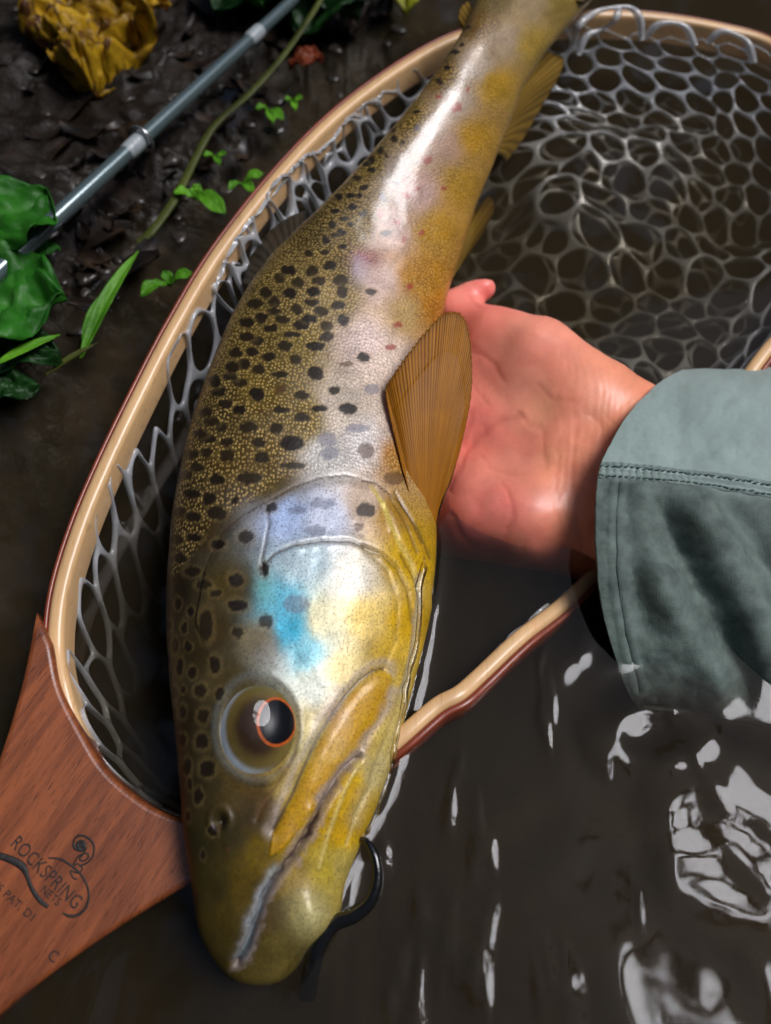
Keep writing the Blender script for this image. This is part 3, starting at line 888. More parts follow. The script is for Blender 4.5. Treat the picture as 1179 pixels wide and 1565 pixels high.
# --- fins
def fan_fin(name, base, tips, mat, rays=26, nr=40, thick=0.0006, bow=0.004, parent=None, per=7, dark_edge=1.0, spread=0.0, bown=(0, 0, 1)):
    """rays run from a short base line to the outline given by tips; every ray is a raised rib"""
    base = np.asarray(base, float); tips = np.asarray(tips, float)
    nv = rays * per + 1
    B = np.stack([np.interp(np.linspace(0, 1, nv), np.linspace(0, 1, len(base)), base[:, c]) for c in range(3)], 1)
    T = catmull(tips, nv)
    r = np.linspace(0, 1, nr)[:, None, None]
    w = np.linspace(0, 1, nv)
    P = B[None] * (1 - r) + T[None] * r
    bn = np.asarray(bown, float)
    P = P + bn * (bow * np.sin(np.pi * np.clip(r, 0, 1)) )
    ph = (w * rays) % 1.0
    rib = np.abs(np.sin(np.pi * w * rays))
    jag = 1 - 0.012 * np.abs(np.cos(np.pi * w * rays)) - 0.01 * RNG.random(nv)
    P = B[None] + (P - B[None]) * (1 - (1 - jag)[None, :, None] * (r > 0.8))
    n = np.cross(np.gradient(P, axis=0), np.gradient(P, axis=1)); n /= np.linalg.norm(n, axis=-1)[..., None] + 1e-12
    n *= np.sign(n[..., 2:3] + 1e-9)
    h = thick * (0.72 + 0.28 * rib)[None, :, None] * (1.15 - 0.8 * r)
    top, bot = P + n * h, P - n * h
    V = np.concatenate([top.reshape(-1, 3), bot.reshape(-1, 3)])
    f1 = grid_faces(nr, nv); f2 = f1[:, ::-1] + nr * nv
    rim = np.concatenate([np.arange(nv) , np.arange(1, nr) * nv + nv - 1, (nr - 1) * nv + np.arange(nv - 2, -1, -1), np.arange(nr - 2, 0, -1) * nv])
    f3 = np.stack([rim, np.roll(rim, -1), np.roll(rim, -1) + nr * nv, rim + nr * nv], -1)
    o = mesh_obj(name, V, np.concatenate([f1, f2, f3]), mat)
    ra = np.broadcast_to(rib[None], (nr, nv)) * 0.8 + 0.25 * vnoise(w[None] * rays, r[..., 0] * 4, 12)
    ed = np.maximum(smooth(0.94, 1.0, np.broadcast_to(r[..., 0], (nr, nv))) * 0.5, smooth(0.93, 1.0, np.broadcast_to(w[None], (nr, nv)))) * dark_edge
    ed = np.maximum(ed, 0.45 * (1 - rib[None]) * smooth(0.2, 0.9, r[..., 0]))
    set_attr(o, 'ray', np.tile(np.clip(ra, 0, 1).ravel(), 2), 'FLOAT')
    set_attr(o, 'edge', np.tile(ed.ravel(), 2), 'FLOAT')
    if parent: adopt(o, parent)
    return o

pz = lambda px, py, z: at(px, py, z)
pb = [pz(640, 826, 0.009), pz(650, 832, 0.007), pz(662, 812, 0.005)]
pt = [pz(612, 705, 0.022), pz(592, 615, 0.027), pz(590, 588, 0.028), pz(600, 572, 0.030), pz(622, 540, 0.032), pz(645, 510, 0.033), pz(672, 480, 0.034), pz(690, 473, 0.034), pz(705, 476, 0.033), pz(716, 498, 0.031), pz(722, 545, 0.027), pz(721, 600, 0.023), pz(708, 670, 0.017), pz(690, 735, 0.012)]
fan_fin('pectoral_fin', pb, pt, MAT['pect'], rays=58, nr=60, thick=0.00030, bow=0.003, per=4, parent=trout)
ab = [pz(790, 140, 0.034), pz(772, 190, 0.030), pz(758, 235, 0.024)]
at_ = [pz(838, 78, 0.020), pz(862, 88, 0.016), pz(856, 115, 0.014), pz(830, 160, 0.012), pz(800, 212, 0.012), pz(772, 250, 0.014)]
fan_fin('anal_fin', ab, at_, MAT['fin'], rays=12, nr=24, bow=0.001, parent=trout)
tb = [pz(744, -30, 0.052), pz(820, -20, 0.049), pz(890, 5, 0.045)]
tt = [pz(724, -130, 0.060), pz(760, -170, 0.056), pz(830, -150, 0.052), pz(900, -145, 0.047), pz(985, -110, 0.040), pz(1000, -60, 0.034)]
fan_fin('tail_fin', tb, tt, MAT['fin'], rays=20, nr=30, bow=0.001, parent=trout)
db = [pz(382, 440, 0.024), pz(420, 388, 0.027), pz(468, 338, 0.031)]
dt = [pz(368, 436, 0.012), pz(376, 402, 0.013), pz(404, 362, 0.015), pz(438, 334, 0.019), pz(468, 322, 0.024)]
fan_fin('dorsal_fin', db, dt, MAT['grey_fin'], rays=12, nr=24, bow=0.001, parent=trout)
vb = [pz(690, 425, 0.006), pz(698, 395, 0.009), pz(706, 370, 0.011)]
vt = [pz(700, 360, -0.012), pz(726, 318, -0.016), pz(748, 300, -0.018), pz(756, 318, -0.018), pz(742, 350, -0.015), pz(720, 385, -0.010)]
fan_fin('pelvic_fin', vb, [vt[5], vt[4], vt[3], vt[2], vt[1], vt[0]], MAT['fin'], rays=9, nr=20, bow=0.001, parent=trout)
fb = [pz(712, 52, 0.051), pz(718, 38, 0.0515), pz(724, 22, 0.052)]
ft = [pz(700, 30, 0.052), pz(704, 12, 0.053), pz(716, 2, 0.053)]
fan_fin('adipose_fin', fb, ft, MAT['fin'], rays=4, nr=12, thick=0.0012, bow=0.0, parent=trout)

# ---------------------------------------------------------------- landing net
HOOP = [(80, 985, .010), (88, 900, .013), (118, 800, .016), (160, 700, .019), (208, 600, .022), (265, 490, .025), (335, 375, .028), (430, 255, .031), (520, 165, .033), (620, 92, .034), (705, 48, .034),
        (800, 22, .032), (900, 16, .030), (1000, 20, .027), (1100, 36, .024), (1185, 62, .021), (1270, 130, .018), (1310, 240, .015), (1295, 360, .012), (1235, 465, .010), (1165, 548, .008), (1085, 670, .003), (985, 800, -.002), (880, 908, -.004),
        (800, 972, .001), (734, 1034, .004), (704, 1060, .006), (668, 1080, .006), (605, 1135, .0055), (530, 1195, .000), (430, 1250, -.004), (340, 1274, -.004), (280, 1270, -.003), (215, 1243, -.002), (150, 1190, .000), (112, 1120, .005), (90, 1050, .009)]
hp = np.array(HOOP)
HW = at(hp[:, 0], hp[:, 1], hp[:, 2])
HC = catmull(HW, 420, True)
net = empty('landing_net', tuple(HC.mean(0)), 'wooden landing net with pale hoop, red-brown handle and clear rubber mesh under the trout', 'landing net')
def hoop_sweep(prof):
    T = np.roll(HC, -1, 0) - np.roll(HC, 1, 0); T /= np.linalg.norm(T, axis=1)[:, None]
    O = np.cross(T, [0, 0, 1.0]); O /= np.linalg.norm(O, axis=1)[:, None]
    cen = HC.mean(0)
    if ((O * (HC - cen)).sum(1)).mean() < 0: O = -O
    prof = np.asarray(prof, float)
    hx0, hy0 = proj(HC)
    wide = 1 + 0.4 * (smooth(560, 640, hx0) * smooth(860, 960, hy0))[:, None]
    pxx = np.where(prof[None, :, 0] > 0.0018, 0.0018 + (prof[None, :, 0] - 0.0018) * wide, prof[None, :, 0] + 0 * wide)
    P = HC[:, None] + O[:, None] * pxx[..., None] + np.array([0, 0, 1.0]) * prof[None, :, 1:2]
    n = len(prof)
    i = np.arange(len(HC))[:, None]; j = np.arange(n)[None]
    i2 = (i + 1) % len(HC); j2 = (j + 1) % n
    F = np.stack([i * n + j, i2 * n + j, i2 * n + j2, i * n + j2], -1).reshape(-1, 4)
    return P.reshape(-1, 3), F
def rrect(x0, x1, y0, y1, r, n=3):
    out = []
    for cx, cy, a0 in ((x1 - r, y1 - r, 0), (x0 + r, y1 - r, 90), (x0 + r, y0 + r, 180), (x1 - r, y0 + r, 270)):
        for q in range(n + 1):
            a = math.radians(a0 + 90 * q / n)
            out.append((cx + r * math.cos(a), cy + r * math.sin(a)))
    return out
v, f = hoop_sweep(rrect(-0.0030, 0.0018, -0.012, 0.0, 0.0019, 4))
hoop = mesh_obj('hoop', v, f, MAT['pale_wood']); adopt(hoop, net)
v, f = hoop_sweep(rrect(0.0018, 0.0032, -0.0118, -0.0006, 0.0006))
strip = mesh_obj('outer_strip', v, f, MAT['red_strip']); adopt(strip, net)

# handle plate: a plane that dips under water on its right edge
h1, h2, h3 = at(60, 1150, 0.0085), at(20, 1500, 0.0005), at(280, 1320, 0.0005)
hn = np.cross(h2 - h1, h3 - h1); hn /= np.linalg.norm(hn); hn *= np.sign(hn[2])
def on_handle(px, py, off=0.0):
    d = ray(px, py); o = np.array([0, 0, CAM_H])
    t = ((h1 - o) @ hn + off) / (d @ hn)
    return o + d * t
outer = catmull([(58, 962), (42, 1040), (18, 1125), (-18, 1225), (-80, 1370), (-150, 1520), (-260, 1720)], 40)
low = catmull([(-140, 1790), (-60, 1610), (0, 1538), (130, 1440), (280, 1346), (430, 1268), (540, 1214), (606, 1160)], 50)
inner = catmull([(604, 1148), (535, 1204), (432, 1248), (340, 1268), (280, 1262), (218, 1236), (156, 1184), (116, 1120), (84, 1054), (70, 987)], 70)
outl = np.vstack([outer, low, inner])
top = np.array([on_handle(p[0], p[1]) for p in outl])
hx_ = h2 - h1; hx_ = hx_ - hn * (hx_ @ hn); hx_ /= np.linalg.norm(hx_); hy_ = np.cross(hn, hx_)
cu = bpy.data.curves.new('handle', 'CURVE'); cu.dimensions = '2D'; cu.fill_mode = 'BOTH'; cu.extrude = 0.0052; cu.bevel_depth = 0.0016; cu.bevel_resolution = 3
spl = cu.splines.new('POLY'); spl.points.add(len(top) - 1); spl.use_cyclic_u = True
for q, p in enumerate(top):
    spl.points[q].co = ((p - h1) @ hx_, (p - h1) @ hy_, 0, 1)
tmp = bpy.data.objects.new('handle_curve', cu); COL.objects.link(tmp)
bpy.context.view_layer.update()
me = bpy.data.meshes.new_from_object(tmp.evaluated_get(bpy.context.evaluated_depsgraph_get()))
COL.objects.unlink(tmp); bpy.data.objects.remove(tmp)
co = np.empty(len(me.vertices) * 3); me.vertices.foreach_get('co', co); co = co.reshape(-1, 3)
co = h1 + co[:, :1] * hx_ + co[:, 1:2] * hy_ + (co[:, 2:3] - 0.0068) * hn
me.vertices.foreach_set('co', co.astype(np.float32).ravel()); me.update()
me.name = 'handle'
handle = bpy.data.objects.new('handle', me); COL.objects.link(handle); me.materials.clear(); me.materials.append(MAT['red_wood']); adopt(handle, net)

def handle_text(txt, p0, p1, hpx, name='engraved_lettering', vis=None):
    cu = bpy.data.curves.new('letters', 'FONT'); cu.body = txt; cu.size = 1.0; cu.resolution_u = 4
    cu.space_character = 1.05
    tmp = bpy.data.objects.new('letters', cu); COL.objects.link(tmp)
    bpy.context.view_layer.update()
    me = bpy.data.meshes.new_from_object(tmp.evaluated_get(bpy.context.evaluated_depsgraph_get()))
    COL.objects.unlink(tmp); bpy.data.objects.remove(tmp)
    n = len(me.vertices); co = np.empty(n * 3); me.vertices.foreach_get('co', co); co = co.reshape(-1, 3)
    a, b = on_handle(*p0), on_handle(*p1)
    X_ = b - a; Ln = np.linalg.norm(X_); X_ /= Ln
    Y_ = np.cross(hn, X_)
    w = co[:, 0].max() - co[:, 0].min(); hh = co[:, 1].max()
    pxm = Ln / math.hypot(p1[0] - p0[0], p1[1] - p0[1])
    P = a + np.outer((co[:, 0] - co[:, 0].min()) / w * Ln, X_) + np.outer(co[:, 1] / hh * hpx * pxm, Y_) + hn * 0.00025
    me.vertices.foreach_set('co', P.astype(np.float32).ravel())
    me.name = name
    o = bpy.data.objects.new(name, me); COL.objects.link(o); me.materials.clear(); me.materials.append(MAT['burn'])
    o.parent = handle; return o
def burn_line(pts, wpx, name='engraved_line'):
    c = catmull(pts, 14 * len(pts))
    P = np.array([on_handle(x, y, 0.0001) for x, y in c[:, :2]])
    wd = (c[:, 2] if c.shape[1] > 2 else np.full(len(c), wpx)) * 0.5 * 0.00018
    vv, ff = tube(P, wd, 8, True, 0.25)
    o = mesh_obj(name, vv, ff, MAT['burn']); o.parent = handle; return o

handle_text('ROCKSPRING', (16, 1292), (114, 1390), 19)
handle_text('NETS', (62, 1362), (88, 1385), 11)
handle_text('US PAT. D1', (-14, 1352), (48, 1408), 11)
handle_text('C', (72, 1464), (83, 1472), 15)
burn_line([(-30, 1302, 9), (0, 1308, 9), (22, 1316, 10), (36, 1326, 10), (42, 1340, 6), (50, 1360, 6), (62, 1377, 6), (74, 1386, 5)], 6)
burn_line([(74, 1311, 2), (92, 1313, 3), (108, 1322, 3), (122, 1334, 3), (132, 1350, 3), (136, 1368, 3), (132, 1386, 4), (120, 1398, 4), (106, 1400, 4), (96, 1395, 2)], 3)
burn_line([(112, 1290), (116, 1280), (126, 1277), (138, 1283), (144, 1294), (142, 1308), (134, 1318), (122, 1324)], 3)
burn_line([(112, 1290), (116, 1297), (124, 1299), (130, 1293), (127, 1286), (119, 1288), (121, 1296), (132, 1299)], 4)
burn_line([(120, 1292), (126, 1290), (130, 1296), (123, 1299), (119, 1294), (127, 1293)], 5)
burn_line([(130, 1298), (127, 1306), (122, 1312), (128, 1316), (136, 1310), (132, 1304), (120, 1309), (112, 1322)], 2.5)
burn_line([(112, 1328), (118, 1320), (126, 1327), (120, 1334), (108, 1331), (112, 1341), (118, 1344)], 2.2)

# --- rubber mesh bag
ctr = at(640.0, 590.0, 0.0)
rel = HC - ctr
pol = np.arctan2(rel[:, 1], rel[:, 0]); rad = np.hypot(rel[:, 0], rel[:, 1]) - 0.0035
o_ = np.argsort(pol)
pp = np.concatenate([pol[o_] - 2 * np.pi, pol[o_], pol[o_] + 2 * np.pi]); rr = np.tile(rad[o_], 3); zz = np.tile(HC[o_, 2], 3)
CELL = 0.0165
BAG_D = 0.062
def bag_map(x, y):
    x, y = np.asarray(x, float), np.asarray(y, float)
    x, y = x + 0.0048 * fbm(x * 30, y * 30, 50, 3), y + 0.0048 * fbm(x * 30, y * 30, 54, 3)
    ph = np.arctan2(y, x); r = np.hypot(x, y)
    Rh = np.interp(ph, pp, rr); Zr = np.interp(ph, pp, zz) - 0.003
    t = np.clip(r / (1.22 * Rh), 0, 1.0)
    tau = np.pi / 2 * t
    rho = Rh * np.sin(tau) ** 0.95
    gx, gy = ctr[0] + rho * np.cos(ph), ctr[1] + rho * np.sin(ph)
    # the bag floats high on the right, sags deep by the handle
    dep = BAG_D * (0.74 + 0.4 * smooth(0.05, -0.12, gx - 0.02)) * (0.8 + 1.3 * smooth(0.22, 0.08, gy))
    z = Zr - (Zr + dep) * np.cos(tau) ** 0.9
    z = z + 0.010 * fbm(gx * 24, gy * 24, 60, 3) * np.sin(2 * tau)
    return np.stack([gx, gy, z], -1), r / (1.22 * Rh)
hexv, hexf, vid = [], [], {}
Rmax = 0.30
dx, dy = CELL, CELL * math.sqrt(3) / 2
cells = []
for q in range(-40, 41):
    for s_ in range(-40, 41):
        cx_, cy_ = q * dx + (s_ % 2) * dx / 2, s_ * dy
        if math.hypot(cx_, cy_) > Rmax: continue
        _, t = bag_map([cx_], [cy_])
        if t[0] < 0.985: cells.append((cx_, cy_))
hr = CELL / math.sqrt(3)
for cx_, cy_ in cells:
    ids = []
    for q in range(6):
        a = math.radians(30 + 60 * q)
        key = (round((cx_ + hr * math.cos(a)) * 2e4), round((cy_ + hr * math.sin(a)) * 2e4))
        if key not in vid:
            vid[key] = len(hexv); hexv.append((cx_ + hr * math.cos(a), cy_ + hr * math.sin(a)))
        ids.append(vid[key])
    hexf.append(ids)
hexv = np.array(hexv); nv0 = len(hexv)
flat_v, quads = [tuple(p) for p in hexv], []
NSUB = 3
# each cell: a web of quads between the hexagon and a round hole
edge_mid = {}
def edge_pts(a, b):
    key = (min(a, b), max(a, b))
    if key not in edge_mid:
        lst = []
        for q in range(1, NSUB):
            t = q / NSUB
            p = hexv[key[0]] * (1 - t) + hexv[key[1]] * t
            lst.append(len(flat_v)); flat_v.append(tuple(p))
        edge_mid[key] = lst
    l = edge_mid[key]
    return l if a < b else l[::-1]
for (cx_, cy_), ids in zip(cells, hexf):
    ring = []
    for q in range(6):
        a, b = ids[q], ids[(q + 1) % 6]
        ring += [a] + edge_pts(a, b)
    hole = []
    k_ = random.uniform(0.82, 0.93) * hr * 0.93
    for v_i in ring:
        p = np.array(flat_v[v_i]) - (cx_, cy_)
        p = p / np.linalg.norm(p) * k_
        hole.append(len(flat_v)); flat_v.append((cx_ + p[0], cy_ + p[1]))
    for q in range(len(ring)):
        n_ = (q + 1) % len(ring)
        quads.append((ring[q], ring[n_], hole[n_], hole[q]))
fv = np.array(flat_v)
bag_v, bag_t = bag_map(fv[:, 0], fv[:, 1])
bag = mesh_obj('mesh_bag', bag_v, [list(q) for q in quads], MAT['rubber'])
sol = bag.modifiers.new('thickness', 'SOLIDIFY'); sol.thickness = 0.0020; sol.offset = 0
sub = bag.modifiers.new('round', 'SUBSURF'); sub.levels = 1; sub.render_levels = 1
adopt(bag, net)
# slack of the bag lying doubled under the right half
keep = [(q, i) for i, q in enumerate(quads)]
rot_ = math.radians(23); cr_, sr_ = math.cos(rot_), math.sin(rot_)
fx2, fy2 = fv[:, 0] * cr_ - fv[:, 1] * sr_ + 0.006, fv[:, 0] * sr_ + fv[:, 1] * cr_ + 0.004
b2v, b2t = bag_map(fx2 * 0.93, fy2 * 0.93)
b2v[:, 2] -= 0.009 + 0.008 * vnoise(b2v[:, 0] * 30, b2v[:, 1] * 30, 62)
okv = (b2t < 0.84) & (b2v[:, 0] > 0.03)
q2 = [list(q) for q in quads if all(okv[i] for i in q)]
fold_o = mesh_obj('mesh_fold', b2v, q2, MAT['rubber'])
sol = fold_o.modifiers.new('thickness', 'SOLIDIFY'); sol.thickness = 0.0018; sol.offset = 0
sub = fold_o.modifiers.new('round', 'SUBSURF'); sub.levels = 1; sub.render_levels = 1
adopt(fold_o, net)
# and bunched a second time under the left rim
b3v, b3t = bag_map(fx2 * 1.02 + 0.004, fy2 * 0.90)
c3 = HC.mean(0)
ind = c3 - b3v; ind[:, 2] = 0; ind /= np.linalg.norm(ind, axis=1)[:, None] + 1e-9
b3v = b3v + ind * (0.006 + 0.006 * vnoise(b3v[:, 0] * 55, b3v[:, 1] * 55, 63))[:, None] * smooth(1.0, 0.85, b3t)[:, None]
b3v[:, 2] += 0.004 * vnoise(b3v[:, 0] * 70, b3v[:, 1] * 70, 64)
okv = (b3t > 0.62) & (b3v[:, 0] < 0.0) & (b3v[:, 1] > 0.09)
q3 = [list(q) for q in quads if all(okv[i] for i in q)]
fold_l = mesh_obj('mesh_fold', b3v, q3, MAT['rubber'])
sol = fold_l.modifiers.new('thickness', 'SOLIDIFY'); sol.thickness = 0.0027; sol.offset = 0
sub = fold_l.modifiers.new('round', 'SUBSURF'); sub.levels = 1; sub.render_levels = 1
adopt(fold_l, net)
# loops pulled over the far rim
for lp in ([(878, 66, .022), (884, 40, .031), (908, 20, .033), (936, 12, .034), (962, 12, .033), (978, 28, .030), (980, 60, .022)], [(884, 84, .018), (896, 56, .024), (922, 44, .026), (940, 30, .031), (946, 14, .033)], [(985, 58, .022), (1010, 36, .028), (1046, 40, .027), (1062, 70, .020)], [(1080, 66, .020), (1104, 48, .025), (1140, 62, .023), (1152, 96, .016)]):
    L_ = np.array(lp)
    v, f = tube(catmull(at(L_[:, 0], L_[:, 1], L_[:, 2]), 40), 0.0013 + 0.0005 * np.sin(np.linspace(0, 9, 40)), 8)
    o = mesh_obj('mesh_loop', v, f, MAT['rubber']); adopt(o, net)
# ---------------------------------------------------------------- the angler's hand (one continuous surface)
def surface_nets(Fv, org, h):
    s = Fv < 0
    nx, ny, nz = Fv.shape
    acc = np.zeros((nx - 1, ny - 1, nz - 1, 3), np.float32); cnt = np.zeros((nx - 1, ny - 1, nz - 1), np.float32)
    corners = [(i, j, k) for i in (0, 1) for j in (0, 1) for k in (0, 1)]
    sl = lambda A, o: A[o[0]:nx - 1 + o[0], o[1]:ny - 1 + o[1], o[2]:nz - 1 + o[2]]
    for a in corners:
        for b in corners:
            if sum(b) - sum(a) == 1 and all(y >= x for x, y in zip(a, b)):
                fa, fb = sl(Fv, a), sl(Fv, b)
                cr = (fa < 0) != (fb < 0)
                t = np.where(cr, fa / np.where(cr, fa - fb, 1), 0)
                for c in range(3):
                    acc[..., c] += np.where(cr, a[c] + t * (b[c] - a[c]), 0)
                cnt += cr
    act = cnt > 0
    idx = -np.ones(act.shape, int); idx[act] = np.arange(act.sum())
    I = np.argwhere(act)
    Vv = org + h * (I + acc[act] / cnt[act][:, None])
    quads = []
    for axis in range(3):
        o = [0, 0, 0]; o[axis] = 1
        A = Fv[:nx - o[0], :ny - o[1], :nz - o[2]]; B = Fv[o[0]:, o[1]:, o[2]:]
        cr = (A < 0) != (B < 0)
        E = np.argwhere(cr)
        b_, c_ = [(1, 2), (2, 0), (0, 1)][axis]
        ok = (E[:, b_] > 0) & (E[:, c_] > 0) & (E[:, b_] < Fv.shape[b_] - 1) & (E[:, c_] < Fv.shape[c_] - 1)
        E = E[ok]
        def cell(db, dc):
            Q = E.copy(); Q[:, b_] -= db; Q[:, c_] -= dc
            return idx[Q[:, 0], Q[:, 1], Q[:, 2]]
        q = np.stack([cell(1, 1), cell(0, 1), cell(0, 0), cell(1, 0)], -1)
        neg = A[E[:, 0], E[:, 1], E[:, 2]] < 0
        q[~neg] = q[~neg][:, ::-1]
        quads.append(q)
    return Vv, np.concatenate(quads)

HP = 0.000226
def hpnt(t): return at(t[0], t[1], t[2] * 0.01), t[3] * HP
#        px,   py,  z cm, r px
CH = [
    # forearm and wrist
    ([(1230, 720, -1.2, 50), (1060, 700, -0.9, 56)], 0.012), ([(1230, 800, -1.0, 62), (965, 800, -0.7, 76)], 0.012), ([(1230, 750, -0.9, 66), (975, 735, -0.3, 80)], 0.012),
    # palm, one ray per finger
    ([(1015, 668, -0.6, 68), (960, 652, -0.2, 74), (880, 630, 0.0, 72), (690, 575, -1.2, 56)], 0.010), ([(970, 715, -0.3, 76), (860, 690, -0.4, 70), (680, 650, -1.4, 56)], 0.010),
    ([(950, 770, -0.4, 74), (850, 750, -0.7, 70), (680, 725, -1.6, 56)], 0.010), ([(945, 825, -0.8, 70), (840, 805, -1.1, 68), (690, 800, -1.8, 52)], 0.010),
    # heel pads: little-finger side and thumb side
    ([(800, 790, -0.4, 62), (735, 780, -0.7, 58)], 0.008), ([(900, 605, 0.3, 62), (820, 545, 0.5, 66), (760, 522, 0.2, 52)], 0.010),
    # thumb, bent back behind the belly
    ([(770, 524, 0.1, 48), (704, 484, -0.3, 36), (690, 472, -0.3, 30)], 0.006), ([(694, 474, -0.3, 27), (722, 450, 0.0, 25), (740, 440, 0.2, 21)], 0.004),
    # fingers curled under the fish
    ([(690, 575, -1.4, 50), (590, 560, -3.4, 40), (480, 560, -4.1, 36), (400, 580, -3.6, 30)], 0.004), ([(680, 650, -1.6, 50), (570, 645, -3.6, 41), (450, 650, -4.3, 37), (360, 670, -3.7, 31)], 0.004),
    ([(680, 725, -1.8, 48), (580, 730, -3.6, 40), (460, 740, -4.3, 35), (375, 755, -3.8, 30)], 0.004), ([(690, 800, -2.0, 44), (610, 815, -3.6, 34), (520, 830, -4.2, 30), (450, 840, -3.8, 26)], 0.004),
]
lo, hi = np.array([-0.075, 0.045, -0.068]), np.array([0.235, 0.235, 0.035])
hs = 0.00125
nx, ny, nz = np.ceil((hi - lo) / hs).astype(int)
gx, gy, gz = np.meshgrid(*(lo[c] + hs * np.arange(n) for c, n in enumerate((nx, ny, nz))), indexing='ij')
PG = np.stack([gx, gy, gz], -1).astype(np.float32)
def roundcone(P, a, b, ra, rb):
    ba = (b - a).astype(np.float32)
    t = np.clip(((P - a.astype(np.float32)) @ ba) / (ba @ ba), 0, 1)
    d = np.linalg.norm(P - a.astype(np.float32) - t[..., None] * ba, axis=-1)
    return d - (ra + (rb - ra) * t)
def smin(a, b, k):
    h = np.clip(0.5 + 0.5 * (b - a) / k, 0, 1)
    return b * (1 - h) + a * h - k * h * (1 - h)
SD = None
for chain, kk in CH:
    pts = [hpnt(t) for t in chain]
    ch = None
    for (a, ra), (b, rb) in zip(pts[:-1], pts[1:]):
        d = roundcone(PG, a, b, ra, rb)
        ch = d if ch is None else np.minimum(ch, d)
    SD = ch if SD is None else smin(SD, ch, kk)
# palm lines and wrist creases, pressed in
surf = lambda px, py: (px, py)
def crease(line, zs, r, depth_k=0.002):
    global SD
    pts = [at(x, y, z * 0.01) for (x, y), z in zip(line, zs)]
    for a, b in zip(pts[:-1], pts[1:]):
        d = roundcone(PG, a, b, r, r)
        h = np.clip(0.5 - 0.5 * (SD + d) / depth_k, 0, 1)
        SD = SD * (1 - h) + (-d) * h + depth_k * h * (1 - h)
HV, HF = surface_nets(SD, lo, hs)
tmp = mesh_obj('hand_tmp', HV, HF)
m1 = tmp.modifiers.new('a', 'SMOOTH'); m1.factor = 0.5; m1.iterations = 4
m2 = tmp.modifiers.new('b', 'SUBSURF'); m2.levels = 1; m2.render_levels = 1
bpy.context.view_layer.update()
hm = bpy.data.meshes.new_from_object(tmp.evaluated_get(bpy.context.evaluated_depsgraph_get()))
bpy.data.objects.remove(tmp)
hm.name = 'person'
nvh = len(hm.vertices)
HV = np.empty(nvh * 3, np.float32); hm.vertices.foreach_get('co', HV); HV = HV.reshape(-1, 3).astype(float)
nrmH = np.empty(nvh * 3, np.float32); hm.vertex_normals.foreach_get('vector', nrmH); nrmH = nrmH.reshape(-1, 3).astype(float)
# press the palm lines, pad folds and wrist creases into it
hx, hy = proj(HV)
jx, jy = hx + 3.5 * fbm(hx / 18, hy / 18, 15, 3), hy + 3.5 * fbm(hx / 18, hy / 18, 16, 3)
CREASES = [([(684, 748), (700, 712), (722, 676), (752, 652), (792, 636)], 4.5, .9), ([(742, 600), (722, 632), (706, 680)], 3.5, .4), ([(858, 660), (852, 710), (852, 770), (860, 820)], 3.5, .32), ([(884, 636), (876, 700), (880, 770), (892, 840)], 4, .3), ([(868, 640), (864, 700), (868, 780)], 2.5, .12),
           ([(690, 790), (712, 826), (745, 846), (790, 858)], 5, .6), ([(768, 742), (780, 760), (783, 790), (772, 812)], 3, .45), ([(714, 452), (722, 462), (734, 470)], 3, .7), ([(704, 524), (740, 545), (772, 582)], 4, .4), ([(905, 634), (924, 662), (920, 704)], 5, .55),
           ([(800, 640), (826, 660), (836, 715)], 3.5, .35), ([(690, 560), (724, 590), (748, 620)], 3, .3), ([(820, 590), (850, 610), (884, 612)], 4, .3), ([(736, 700), (760, 720), (800, 726)], 2.5, .3), ([(930, 640), (950, 660), (962, 690)], 3, .3)]
up_side = smooth(-0.2, 0.3, nrmH[:, 2])
cr_tot = np.zeros(nvh)
for line, w, dmm in CREASES:
    g_ = np.exp(-(seg_dist(jx, jy, catmull(line, 24)) / (w * 1.3)) ** 2) * up_side
    cr_tot = np.maximum(cr_tot, g_ * min(1, dmm * 1.6))
    HV = HV - nrmH * (0.00042 * dmm * g_)[:, None]
# fine parallel folds across the wrist, puckers over the pads
wr = np.sin((hx * 0.9 + 10 * fbm(hx / 60, hy / 60, 18, 2)) * 0.55) * smooth(820, 880, hx) * 0.00003
pk = fbm((hx * .7 + hy * .7) / 7, (hx * .7 - hy * .7) / 22, 19, 3) * 0.00003
HV = HV + nrmH * ((wr + pk + 0.00022 * fbm(hx / 40, hy / 40, 14, 2)) * up_side)[:, None]
hm.vertices.foreach_set('co', HV.astype(np.float32).ravel()); hm.update()
person = bpy.data.objects.new('person', hm); COL.objects.link(person)
hm.materials.clear(); hm.materials.append(MAT['hand'])
hm.polygons.foreach_set('use_smooth', np.ones(len(hm.polygons), bool))
tag(person, 'bare wet hand and wrist, palm up under the trout, coming out of a grey-green sleeve', 'person')
HCOL = [(700, 450, 226, 128, 112), (745, 440, 226, 120, 108), (700, 540, 216, 116, 100), (790, 520, 226, 140, 116), (800, 600, 220, 138, 114), (740, 640, 206, 112, 98), (770, 780, 212, 116, 104), (720, 820, 196, 100, 92), (850, 700, 206, 130, 98), (830, 620, 214, 140, 108),
        (950, 640, 208, 128, 94), (900, 780, 208, 130, 96), (880, 860, 196, 116, 86), (790, 700, 214, 128, 108), (760, 860, 190, 104, 90), (960, 600, 216, 132, 100), (690, 640, 206, 104, 94), (810, 850, 200, 118, 96), (1100, 700, 206, 132, 100)]
hc_ = shepard(hx, hy, HCOL, 2.2) * 1.38 * np.array([1.0, 1.10, 1.10])
hc_ = hc_ * (1 - 0.15 * cr_tot[:, None] * np.array([0.6, 1, 1])) * (1 + 0.10 * fbm(hx / 30, hy / 30, 55, 4))[:, None]
mott = smooth(0.1, 0.6, fbm(hx / 45, hy / 45, 57, 3))[:, None]
hc_ = hc_ * (1 - mott * np.array([0.02, 0.10, 0.09]))
set_attr(person, 'skin_colour', hc_)

